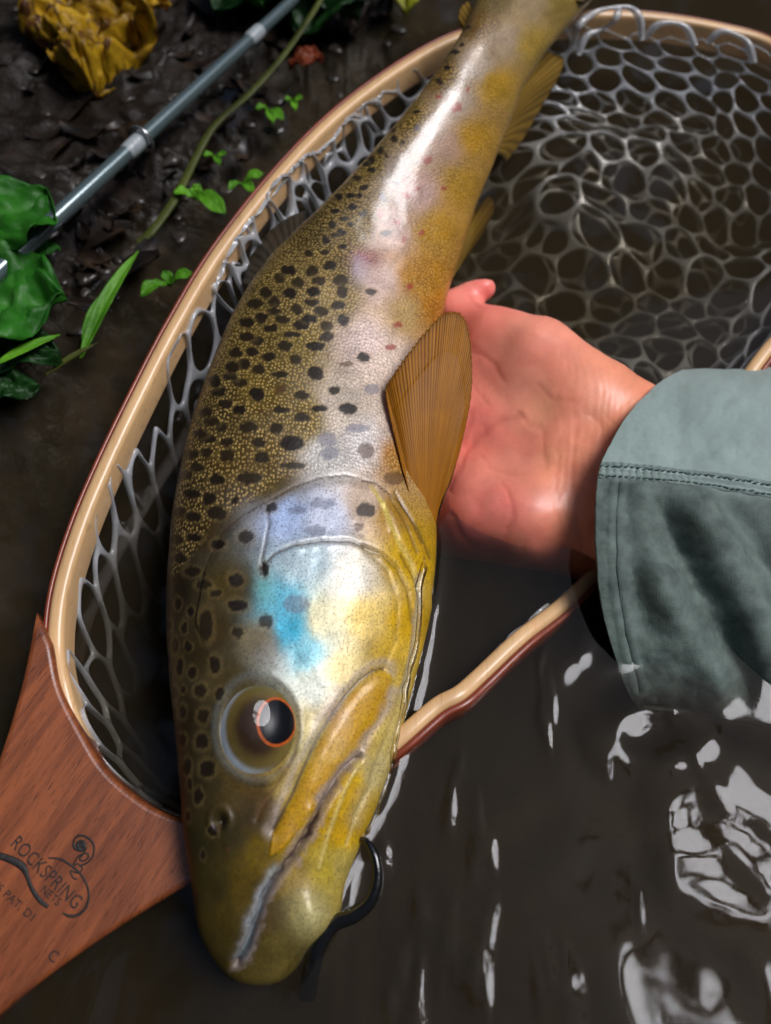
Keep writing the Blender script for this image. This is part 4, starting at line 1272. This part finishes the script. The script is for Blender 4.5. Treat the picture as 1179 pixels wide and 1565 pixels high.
# --- sleeve
NU, NK = 200, 220
cuff = catmull([(1044, 568), (1000, 596), (958, 640), (928, 690), (914, 722), (909, 780), (910, 850), (920, 930), (940, 1005), (962, 1060), (985, 1085)], NK)
far = catmull([(1480, 560), (1480, 610), (1480, 660), (1480, 715), (1480, 775), (1480, 840), (1480, 905), (1480, 975), (1480, 1050), (1480, 1130), (1480, 1180)], NK)
kk = np.linspace(0, 1, NK)
uu = np.linspace(0, 1, NU) ** 1.15
PXS = cuff[None, :, 0] * (1 - uu[:, None]) + far[None, :, 0] * uu[:, None]
PYS = cuff[None, :, 1] + (far[None, :, 1] - cuff[None, :, 1]) * uu[:, None] ** 1.3
zprof = lambda k: -0.023 * k - 0.004 + 0.038 * np.sin(np.pi * np.clip(k, 0, 1)) ** 0.55 * (1 - 0.35 * k) + 0.004 * (1 - k)
ZS = np.broadcast_to(zprof(kk)[None], PXS.shape).copy()
SEAM_K = 0.415
amp = smooth(0.42, 0.62, kk)[None] * smooth(0.02, 0.25, uu)[:, None]
dline = lambda line, w: np.exp(-(seg_dist(PXS, PYS, line) / w) ** 2)
fold = 0.0042 * dline([(1060, 790), (1105, 850), (1150, 940), (1190, 1050)], 34) - 0.0040 * dline([(1020, 790), (1060, 880), (1110, 960), (1150, 1060)], 26)
fold += 0.003 * dline([(1000, 880), (1040, 960), (1090, 1040)], 26) - 0.003 * dline([(1120, 790), (1180, 870), (1240, 960)], 26) - 0.0015 * dline([(960, 760), (965, 850), (985, 950)], 18)
fold += 0.0022 * dline([(1090, 620), (1200, 650), (1300, 700)], 40) - 0.0016 * dline([(1040, 690), (1110, 680), (1200, 700)], 30)
fold += 0.0014 * fbm(PXS / 110 + PYS / 160, PYS / 90 - PXS / 200, 70, 3) * (0.35 + 0.65 * amp) + 0.00028 * fbm(PXS / 24, PYS / 24, 74, 3)
seamline = [(912, 722), (1000, 727), (1080, 735), (1179, 752), (1300, 775), (1480, 800)]
sd = seg_dist(PXS, PYS, seamline)
hemline = [(944, 738), (940, 800), (941, 880), (955, 970), (975, 1050)]
fold -= 0.0005 * dline(hemline, 3.0)
fold += 0.0004 * np.exp(-((seg_dist(PXS, PYS, hemline) - 7) / 5) ** 2)
UP = at(PXS, PYS, ZS)
nS = np.cross(np.gradient(UP, axis=0), np.gradient(UP, axis=1)); nS /= np.linalg.norm(nS, axis=-1)[..., None] + 1e-12
nS *= np.sign(nS[..., 2:3])
UP = UP + nS * 1.0 * fold[..., None]
kb = np.linspace(1, 0, 60)[1:-1]
LOb = []
for k1 in kb:
    j = k1 * (NK - 1); j0 = int(j); t = j - j0; j1 = min(j0 + 1, NK - 1)
    p = UP[:, j0] * (1 - t) + UP[:, j1] * t
    p = p.copy(); p[:, 0] += 0.022 * math.sin(math.pi * k1) ** 0.5; p[:, 2] = -0.004 - 0.030 * k1 - 0.022 * math.sin(math.pi * k1) ** 0.55
    LOb.append(p)
SV = np.concatenate([UP, np.stack(LOb, 1)], 1)
# the sleeve goes on up the arm, out of the picture
SV = np.concatenate([SV] + [(SV[-1] + np.array([0.42 * t, -0.06 * t, 0.16 * t * t + 0.03 * t]))[None] for t in np.linspace(0.06, 1, 16)], 0)
NU2 = len(SV)
nK2 = SV.shape[1]
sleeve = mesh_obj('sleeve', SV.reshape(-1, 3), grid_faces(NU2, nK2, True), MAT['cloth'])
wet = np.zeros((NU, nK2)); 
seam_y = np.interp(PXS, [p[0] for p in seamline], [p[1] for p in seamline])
wet[:, :NK] = smooth(-25, 30, PYS - seam_y) * (0.78 - 0.25 * dline([(1120, 760), (1180, 850), (1230, 950)], 45)) + 0.05  # below the seam: wet cloth and painted shade together
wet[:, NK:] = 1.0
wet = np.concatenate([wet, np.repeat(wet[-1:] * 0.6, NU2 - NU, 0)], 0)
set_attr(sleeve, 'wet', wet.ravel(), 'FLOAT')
so = sleeve.modifiers.new('cloth', 'SOLIDIFY'); so.thickness = 0.0011; so.offset = -1
sleeve.parent = person

def sleeve_at(px, py, off=0.0):
    d = (PXS - px) ** 2 + (PYS - py) ** 2
    i, j = np.unravel_index(np.argmin(d), d.shape)
    return UP[i, j] + nS[i, j] * off
# raised felled seam across the cuff
sl = catmull([(911, 719), (960, 722), (1010, 726), (1080, 734), (1179, 750), (1260, 768)], 160)
rows = []
for o_y, off in ((-15, -0.0002), (-14, 0.0009), (-9, 0.0016), (-5, 0.0009), (0, 0.0013), (6, 0.0010), (10, 0.0016), (15, 0.0010), (16, -0.0002)):
    rows.append([sleeve_at(x, y + o_y, off + 0.0003 * math.sin(x * 0.55) * (abs(o_y) < 12)) for x, y in sl])
SR = np.array(rows)
for q in range(3): SR[:, 1:-1] = (SR[:, :-2] + SR[:, 2:] + 2 * SR[:, 1:-1]) / 4
seam = mesh_obj('cuff_seam', SR.reshape(-1, 3), grid_faces(len(rows), 160), MAT['cloth'])
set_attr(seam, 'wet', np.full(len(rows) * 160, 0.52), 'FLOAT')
seam.parent = sleeve
st = []
for line in ([(x, y - 6) for x, y in sl], [(x, y + 9) for x, y in sl]):
    L_ = np.array(line); ds = np.concatenate([[0], np.cumsum(np.hypot(*np.diff(L_, axis=0).T))])
    for s0 in np.arange(4, ds[-1] - 8, 9.5):
        a = [np.interp(s0, ds, L_[:, c]) for c in (0, 1)]; b = [np.interp(s0 + 6, ds, L_[:, c]) for c in (0, 1)]
        pa, pb_ = sleeve_at(*a, 0.0016), sleeve_at(*b, 0.0016)
        if np.linalg.norm(pb_ - pa) < 1e-5: continue
        st.append(tube(np.array([pa, (pa + pb_) / 2 + [0, 0, 0.0002], pb_]), 0.00026, 5))
v, f = join(st)
sti = mesh_obj('stitching', v, f, MAT['thread']); sti.parent = sleeve

# ---------------------------------------------------------------- fly rod lying on the bank
ra_, rb_ = on_ground(-30, 440, 0.018), on_ground(470, -20, 0.018)
rod = empty('fishing_rod', tuple((ra_ + rb_) / 2), 'slim grey fishing rod lying across the muddy bank', 'fishing rod')
dv = rb_ - ra_
ra2, rb2 = ra_ - dv * 0.35, rb_ + dv * 0.8
def along(px, py):
    t = np.linspace(0, 1, 2000)[:, None]; P = ra2 * (1 - t) + rb2 * t
    x, y = proj(P); i = int(np.argmin((x - px) ** 2 + (y - py) ** 2)); return P[i], t[i, 0]
Pm, tm = along(205, 218); P2, t2 = along(385, 48)
tt_ = np.linspace(0, 1, 120)
rad_ = 0.0038 - 0.0019 * tt_
v, f = tube(ra2 + np.outer(tt_, rb2 - ra2), rad_, 20)
o = mesh_obj('rod_blank', v, f, MAT['rod']); adopt(o, rod)
for (Pc, tc, ln) in ((Pm, tm, 0.013), (P2, t2, 0.010)):
    ds = np.linspace(-1, 1, 26); dn = dv / np.linalg.norm(dv)
    rr_ = (0.0038 - 0.0019 * tc) + 0.00045 * (1 - np.abs(ds) ** 6) + 0.00008 * np.cos(ds * 60)
    v, f = tube(Pc + np.outer(ds * ln * 0.5, dn), rr_, 18)
    o = mesh_obj('thread_wrap', v, f, MAT['wrap']); adopt(o, rod)
dn = dv / np.linalg.norm(dv); side = np.cross(dn, [0, 0, 1]); side /= np.linalg.norm(side)
rc = Pm + dn * 0.004
th_ = np.linspace(0, 2 * np.pi, 40, endpoint=False)
ringp = np.array([rc + side * 0.0052 * math.cos(a) + np.cross(side, dn) * 0.0052 * math.sin(a) for a in th_])
ringp = np.vstack([ringp, ringp[:1]])
v, f = tube(ringp, 0.0008, 8, False)
o = mesh_obj('guide_ring', v, f, MAT['steel']); adopt(o, rod)

# ---------------------------------------------------------------- plants and leaves
GREEN = leaf_mat('green_leaf', L3(28, 84, 20), L3(58, 138, 36), L3(90, 150, 70))
DARKG = leaf_mat('dark_green_leaf', L3(14, 40, 14), L3(30, 74, 24), L3(60, 110, 50))
LIME = leaf_mat('lime_leaf', L3(66, 128, 20), L3(120, 190, 44), L3(150, 205, 90))
YELG = leaf_mat('yellow_green_leaf', L3(120, 130, 16), L3(180, 176, 30), L3(190, 190, 70))
DEAD = leaf_mat('withered_leaf', L3(150, 112, 20), L3(214, 172, 36), L3(96, 60, 26), 0.4, L3(84, 50, 26))
ORNG = leaf_mat('orange_leaf', L3(110, 46, 20), L3(150, 66, 30), L3(90, 40, 20))
OLIV = leaf_mat('olive_blade', L3(60, 66, 22), L3(96, 104, 40), L3(110, 116, 50))

def leaf(name, b, t, wpx, mat, zb=0.004, zt=0.006, belly=0.45, curl=0.2, crumple=0.0, wav=0.0, arch=0.12, nu=40, nv=24, label=None, cat='leaf', group=None, parent=None, lobes=0.0, seed=0, tipw=0.02):
    pb_, pt_ = on_ground(b[0], b[1], zb), on_ground(t[0], t[1], zt)
    ax_ = pt_ - pb_; Ln = np.linalg.norm(ax_); ax_ /= Ln
    pw = np.linalg.norm((pb_ + pt_) / 2 - [0, 0, CAM_H]) / FPX * wpx
    sd_ = np.cross(ax_, [0, 0, 1.0]); sd_ /= np.linalg.norm(sd_); nn_ = np.cross(sd_, ax_)
    u = np.linspace(0, 1, nu)[:, None]; w = np.linspace(-1, 1, nv)[None]
    e1 = math.log(0.5) / math.log(belly)
    prof = np.sin(np.pi * np.clip(u, 0, 1) ** e1) ** 0.75 * (1 + lobes * np.sin(u * 26 + seed)) + tipw * (1 - u)
    half = pw / 2 * prof
    x = w * half
    y = u * Ln + 0 * w
    z = arch * Ln * np.sin(np.pi * u) + curl * np.abs(x) * (0.6 + 0.4 * np.abs(w)) + 0 * x
    sidev = np.abs(((u * 9 + np.abs(w) * 1.6 + 0.0) % 1.0) - 0.5) * 2
    vein = np.maximum(np.exp(-(w / 0.06) ** 2) + 0 * u, 0.7 * smooth(0.86, 1.0, sidev))
    z = z - 0.035 * pw * vein + 0.02 * pw * fbm(u * 7 + seed, w * 4 + 0 * u, 83, 3) + wav * pw * np.sin(u * 12 + seed) * np.abs(w) ** 2
    if crumple:
        z = z + crumple * fbm(u * 5 + seed + 0 * w, w * 2.2 + 3 + 0 * u, 80 + seed, 4)
        x = x * (1 + 0.35 * vnoise(u * 6 + seed, 0 * u + 2.5, 90))
    P = pb_ + x[..., None] * sd_ + y[..., None] * ax_ + z[..., None] * nn_
    o = mesh_obj(name, P.reshape(-1, 3), grid_faces(nu, nv), mat)
    set_attr(o, 'vein', np.broadcast_to(vein, (nu, nv)).ravel(), 'FLOAT')
    s = o.modifiers.new('thickness', 'SOLIDIFY'); s.thickness = 0.0003
    if label: tag(o, label, cat, group)
    if parent: adopt(o, parent)
    return o

def stem(name, pts, r, mat, parent=None):
    P = catmull(np.array([on_ground(x, y, z) for x, y, z in pts]), 30)
    v, f = tube(P, np.linspace(r, r * 0.6, 30), 8)
    o = mesh_obj(name, v, f, mat)
    set_attr(o, 'vein', np.zeros(len(v)), 'FLOAT')
    if parent: adopt(o, parent)
    return o

# broad-leaved plant at the left edge
pl = empty('broad_leaved_plant', tuple(on_ground(-20, 480, 0)), 'broad-leaved green plant at the left edge below the rod', 'plant')
leaf('leaf_blade', (-70, 420), (74, 292), 150, GREEN, 0.014, 0.020, 0.5, 0.15, 0.004, 0.05, 0.12, parent=pl, seed=1)
leaf('leaf_blade', (-60, 470), (104, 462), 135, GREEN, 0.012, 0.014, 0.55, 0.18, 0.004, 0.06, 0.10, parent=pl, seed=3)
leaf('leaf_blade', (-50, 520), (92, 545), 84, DARKG, 0.006, 0.006, 0.5, 0.1, 0.003, 0.05, 0.08, parent=pl, seed=5)
leaf('leaf_blade', (-10, 560), (92, 512), 16, LIME, 0.012, 0.010, 0.5, 0.2, 0.0, 0.0, 0.04, parent=pl, seed=6)
leaf('leaf_blade', (-40, 600), (60, 590), 60, DARKG, 0.002, 0.002, 0.5, 0.1, 0.002, 0.05, 0.05, parent=pl, seed=7)
leaf('leaf_blade', (20, 392), (92, 380), 34, GREEN, 0.006, 0.006, 0.5, 0.2, 0.001, 0.05, 0.1, parent=pl, seed=9)
stem('stem', [(-60, 500, 0.004), (-20, 480, 0.008), (10, 462, 0.012)], 0.0014, GREEN, pl)
# reed-like sprout by the hoop
rp = empty('reed_sprout', tuple(on_ground(128, 545, 0)), 'thin lime-green reed sprout in the water left of the hoop', 'plant')
leaf('blade', (124, 548), (212, 384), 20, LIME, 0.002, 0.012, 0.5, 0.5, 0.0, 0.0, 0.05, parent=rp, seed=2, tipw=0.15)
leaf('blade', (128, 530), (158, 448), 15, LIME, 0.002, 0.010, 0.5, 0.5, 0.0, 0.0, 0.05, parent=rp, seed=4, tipw=0.15)
leaf('blade', (70, 574), (150, 524), 9, OLIV, 0.001, 0.004, 0.5, 0.4, 0.0, 0.0, 0.03, parent=rp, seed=8, tipw=0.15)
# small sprouts along the water's edge
def sprout(root, leaves, label):
    e = empty('small_sprout', tuple(on_ground(root[0], root[1], 0)), label, 'plant', 'small green sprouts along the bank')
    for k_, (tx, ty) in enumerate(leaves):
        w = 0.42 * math.hypot(tx - root[0], ty - root[1]) + 3
        leaf('leaf_blade', root, (tx, ty), w, LIME, 0.003, 0.007, 0.6, 0.25, 0.0006, 0.05, 0.18, 24, 12, parent=e, seed=k_)
sprout((298, 305), [(266, 294), (344, 328), (318, 302), (306, 282), (340, 316)], 'five-leaved lime sprout just outside the hoop below the grass stem')
sprout((372, 284), [(350, 290), (402, 266), (388, 298)], 'three-leaved lime sprout touching the outer side of the hoop')
sprout((262, 436), [(216, 452), (294, 418), (250, 414)], 'lime sprout with broad leaf beside the hoop, nearest the handle')
sprout((412, 172), [(392, 166), (432, 184), (418, 190)], 'round-leaved lime sprout between grass stem and orange leaf')
sprout((330, 244), [(312, 238), (346, 236), (336, 254)], 'tiny lime sprout under the middle of the grass stem')
sprout((448, 160), [(436, 152), (462, 150), (452, 170)], 'tiny dark sprout close to the hoop under the orange leaf')
# bank foliage at the top
tp = empty('bank_plant', tuple(on_ground(440, -30, 0)), 'dark green leafy plant at the top edge beside the rod tip', 'plant')
leaf('leaf_blade', (430, -60), (330, 24), 90, DARKG, 0.014, 0.008, 0.5, 0.15, 0.004, 0.06, 0.12, parent=tp, seed=11)
leaf('leaf_blade', (540, -60), (462, 54), 110, DARKG, 0.016, 0.008, 0.5, 0.15, 0.004, 0.06, 0.12, parent=tp, seed=12)
leaf('leaf_blade', (440, -70), (548, 22), 90, DARKG, 0.014, 0.012, 0.5, 0.15, 0.004, 0.06, 0.12, parent=tp, seed=13)
leaf('leaf_blade', (380, -60), (404, 10), 60, GREEN, 0.018, 0.016, 0.5, 0.15, 0.003, 0.06, 0.12, parent=tp, seed=14)
leaf('yellow_leaf', (610, -40), (622, 22), 52, YELG, 0.006, 0.004, 0.5, 0.2, 0.002, 0.05, 0.15, label='small yellow-green leaf at the top edge left of the trout tail', seed=15)
leaf('withered_leaf', (150, -60), (146, 146), 150, DEAD, 0.022, 0.004, 0.55, 0.25, 0.016, 0.10, 0.10, 70, 50, label='large crumpled yellow-brown leaf on the mud above the rod', seed=16, lobes=0.12)
leaf('withered_leaf', (95, -50), (66, 70), 60, DEAD, 0.014, 0.006, 0.5, 0.25, 0.007, 0.10, 0.10, 50, 36, label='narrow olive-yellow leaf tucked left of the big crumpled one', seed=17, lobes=0.1)
leaf('orange_leaf', (494, 92), (442, 100), 34, ORNG, 0.004, 0.004, 0.5, 0.2, 0.002, 0.05, 0.15, label='small orange-brown leaf on the mud outside the hoop', seed=18)
# long grass stem crossing under the rod
gpts = [(520, -60, 0.030), (490, 0, 0.026), (440, 76, 0.020), (385, 140, 0.016), (330, 190, 0.012), (300, 240, 0.008), (270, 300, 0.005), (235, 350, 0.003), (212, 372, 0.001)]
P = catmull(np.array([on_ground(x, y, z) for x, y, z in gpts]), 80)
v, f = tube(P, np.linspace(0.0013, 0.0022, 80), 8, True, 0.45)
o = mesh_obj('grass_stem', v, f, OLIV); set_attr(o, 'vein', np.zeros(len(v)), 'FLOAT')
tag(o, 'long olive grass stem bending down from the top edge to the water', 'grass stem')

# wet grit and bits of litter on the bank
gr = []
ico = bmesh.new(); bmesh.ops.create_icosphere(ico, subdivisions=2, radius=1.0)
IV = np.array([v_.co[:] for v_ in ico.verts]); IF = [[v_.index for v_ in f_.verts] for f_ in ico.faces]; ico.free()
for q in range(210):
    px, py = random.uniform(-120, 640), random.uniform(-80, 520)
    if py > 560 - 0.95 * px + 90: continue
    p = on_ground(px, py, 0.0)
    if p[2] < -0.004: continue
    r = random.uniform(0.0010, 0.0036) * (1.5 if random.random() < 0.12 else 1)
    Q = IV * (r * np.array([random.uniform(0.8, 1.4), random.uniform(0.8, 1.4), random.uniform(0.22, 0.5)]))
    Q = Q * (1 + 0.45 * vnoise(IV[:, :1] * 1.6 + q, IV[:, 1:2] * 1.6 + IV[:, 2:3] + q, 95))
    a = random.uniform(0, 6.28); Rz = np.array([[math.cos(a), -math.sin(a), 0], [math.sin(a), math.cos(a), 0], [0, 0, 1]])
    gr.append((Q @ Rz.T + p + [0, 0, r * 0.02], IF))
v, f = join(gr)
grit_m = M('wet_grit')
gv = grit_m.coord('Object'); gn = grit_m.noise(gv, 90, 3)
grit_m.l(grit_m.ramp(gn, [(0.3, (0.008, 0.006, 0.004)), (0.5, (0.028, 0.021, 0.015)), (0.7, (0.06, 0.05, 0.042))]), grit_m.b.inputs['Base Color'])
grit_m.set(Roughness=0.3, Specular_IOR_Level=0.45)
g_o = mesh_obj('gravel', v, f, grit_m.m); tag(g_o, kind='stuff')

lit = []
uu_ = np.linspace(0, 1, 7); ww_ = np.linspace(-1, 1, 5)
for q in range(170):
    px, py = random.uniform(-120, 640), random.uniform(-80, 520)
    if py > 560 - 0.95 * px + 60: continue
    p = on_ground(px, py, 0.0)
    if p[2] < -0.002: continue
    Ln = random.uniform(0.007, 0.024); wd = Ln * random.uniform(0.25, 0.6)
    U, W = np.meshgrid(uu_, ww_, indexing='ij')
    xx = (U - .5) * Ln; yy = W * wd * 0.5 * np.sin(np.pi * np.clip(U, 0.04, 0.97)) ** 0.6
    zz_ = random.uniform(-0.2, 0.5) * Ln * (U - .5) ** 2 * 2 + random.uniform(-.3, .6) * np.abs(yy) + 0.0012 * vnoise(U * 5 + q, W * 3 + q, 96)
    a = random.uniform(0, 6.28); tl = random.uniform(-0.5, 0.5)
    xr, yr = xx * math.cos(a) - yy * math.sin(a), xx * math.sin(a) + yy * math.cos(a)
    Q = np.stack([xr, yr, zz_ + tl * xr], -1).reshape(-1, 3) + p + [0, 0, 0.0022]
    Q2 = Q - [0, 0, 0.0005]
    f1 = grid_faces(7, 5).tolist(); f2 = [[i + 35 for i in fc_[::-1]] for fc_ in f1]
    lit.append((np.vstack([Q, Q2]), f1 + f2))
v, f = join(lit)
lm_ = M('leaf_litter'); lv_ = lm_.coord('Object'); ln_ = lm_.noise(lv_, 120, 4)
lm_.l(lm_.ramp(ln_, [(0.32, (0.005, 0.004, 0.003)), (0.52, (0.014, 0.009, 0.006)), (0.66, (0.034, 0.019, 0.010)), (0.8, (0.026, 0.028, 0.011))]), lm_.b.inputs['Base Color'])
lm_.set(Roughness=0.4, Specular_IOR_Level=0.3)
tag(mesh_obj('leaf_litter', v, f, lm_.m), kind='stuff')

# ---------------------------------------------------------------- glossy black loop curling out of the water at the jaw
cp = catmull(np.array([at(548, 1282, 0.004), at(562, 1288, 0.005), at(574, 1312, 0.005), at(577, 1345, 0.004), at(566, 1378, 0.003), at(540, 1400, 0.002), at(510, 1412, 0.001), at(490, 1440, 0.0), at(478, 1475, -0.003), at(470, 1520, -0.010)]), 80)
v, f = tube(cp, np.concatenate([np.linspace(0.0007, 0.0016, 30), np.linspace(0.0016, 0.0025, 50)]), 12)
loop = mesh_obj('black_loop', v, f, MAT['black'])
tag(loop, 'shiny black cord curling out of the water beside the lower jaw', 'loop')

# ---------------------------------------------------------------- water
NW = 640
X, Y = warp_grid(NW, 12.0, 6.9, 0.04, 0.16)
wpx, wpy = proj(np.stack([X, Y, 0 * X], -1))
near = (np.abs(X) < 0.6) & (Y > -0.25) & (Y < 0.9)
rip = smooth(0.03, 0.10, X) * smooth(0.20, 0.06, Y)
calm = 0.09
w1 = fbm(X * 30 + 1.1 * fbm(X * 14, Y * 12, 24, 2), Y * 19 + 0.8 * fbm(X * 16, Y * 16, 25, 2), 21, 3)
w2 = fbm(X * 70, Y * 45, 26, 2)
Zw = (0.0013 * w1 + 0.00022 * w2) * (calm + (1 - calm) * rip)
w3 = fbm(X * 62 + 0.9 * w2, Y * 58 + 0.7 * w1, 35, 2)
Zw += 0.0007 * smooth(0.45, 1.0, w3) * smooth(0.12, 0.0, Y)
fade = smooth(1.5, 0.5, np.hypot(X, Y))
Zw = Zw * fade
# waterline creeping up the trout's belly and hoop
bel = PR[(S[:, 3] > 800) & (S[:, 3] < 1470)][::3, :2]
dbel = np.full(X.shape, 1.0)
dbel[near] = seg_dist(X[near], Y[near], bel)
Zw += 0.0019 * np.exp(-(dbel / 0.0022)) * (1 + 0.35 * vnoise(Y * 160, X * 40, 28))
# ring of water round the sleeve's dip
rc_ = at(1000.0, 1125.0, 0.0)
rd = np.hypot((X - rc_[0]) / 0.0145, (Y - rc_[1] - 0.15 * (X - rc_[0])) / 0.0068) + 0.25 * fbm(X * 90, Y * 90, 29, 2)
Zw += 0.0005 * np.exp(-((rd - 1) / 0.35) ** 2) - 0.0008 * np.exp(-(rd / 0.7) ** 2)
WV = np.stack([X, Y, Zw], -1).reshape(-1, 3)
n = NW
rim = np.concatenate([np.arange(n) * n, (n - 1) * n + np.arange(1, n), np.arange(n - 2, -1, -1) * n + n - 1, np.arange(n - 2, 0, -1)])
botv = WV[rim].copy(); botv[:, 2] = -0.6
nb = len(WV)
idn = nb + np.arange(len(rim))
faces_top = grid_faces(n, n)
faces_side = np.stack([rim, np.roll(rim, -1), np.roll(idn, -1), idn], -1)[:, ::-1]
WV = np.concatenate([WV, botv, [[0.04, 0.16, -0.6]]])
cen_i = len(WV) - 1
tri = np.stack([idn, np.roll(idn, -1), np.full(len(idn), cen_i), np.full(len(idn), cen_i)], -1)
me = bpy.data.meshes.new('water')
fl = faces_top.tolist() + faces_side.tolist() + [[a, b, c] for a, b, c, _ in tri.tolist()]
me.from_pydata(WV.tolist(), [], fl)
me.polygons.foreach_set('use_smooth', np.ones(len(me.polygons), bool))
bm = bmesh.new(); bm.from_mesh(me); bmesh.ops.recalc_face_normals(bm, faces=bm.faces); bm.to_mesh(me); bm.free()
water = bpy.data.objects.new('water', me); COL.objects.link(water); me.materials.append(MAT['water'])
tag(water, kind='structure')

scene.cycles.max_bounces = 8
scene.cycles.transparent_max_bounces = 24
scene.cycles.volume_bounces = 0
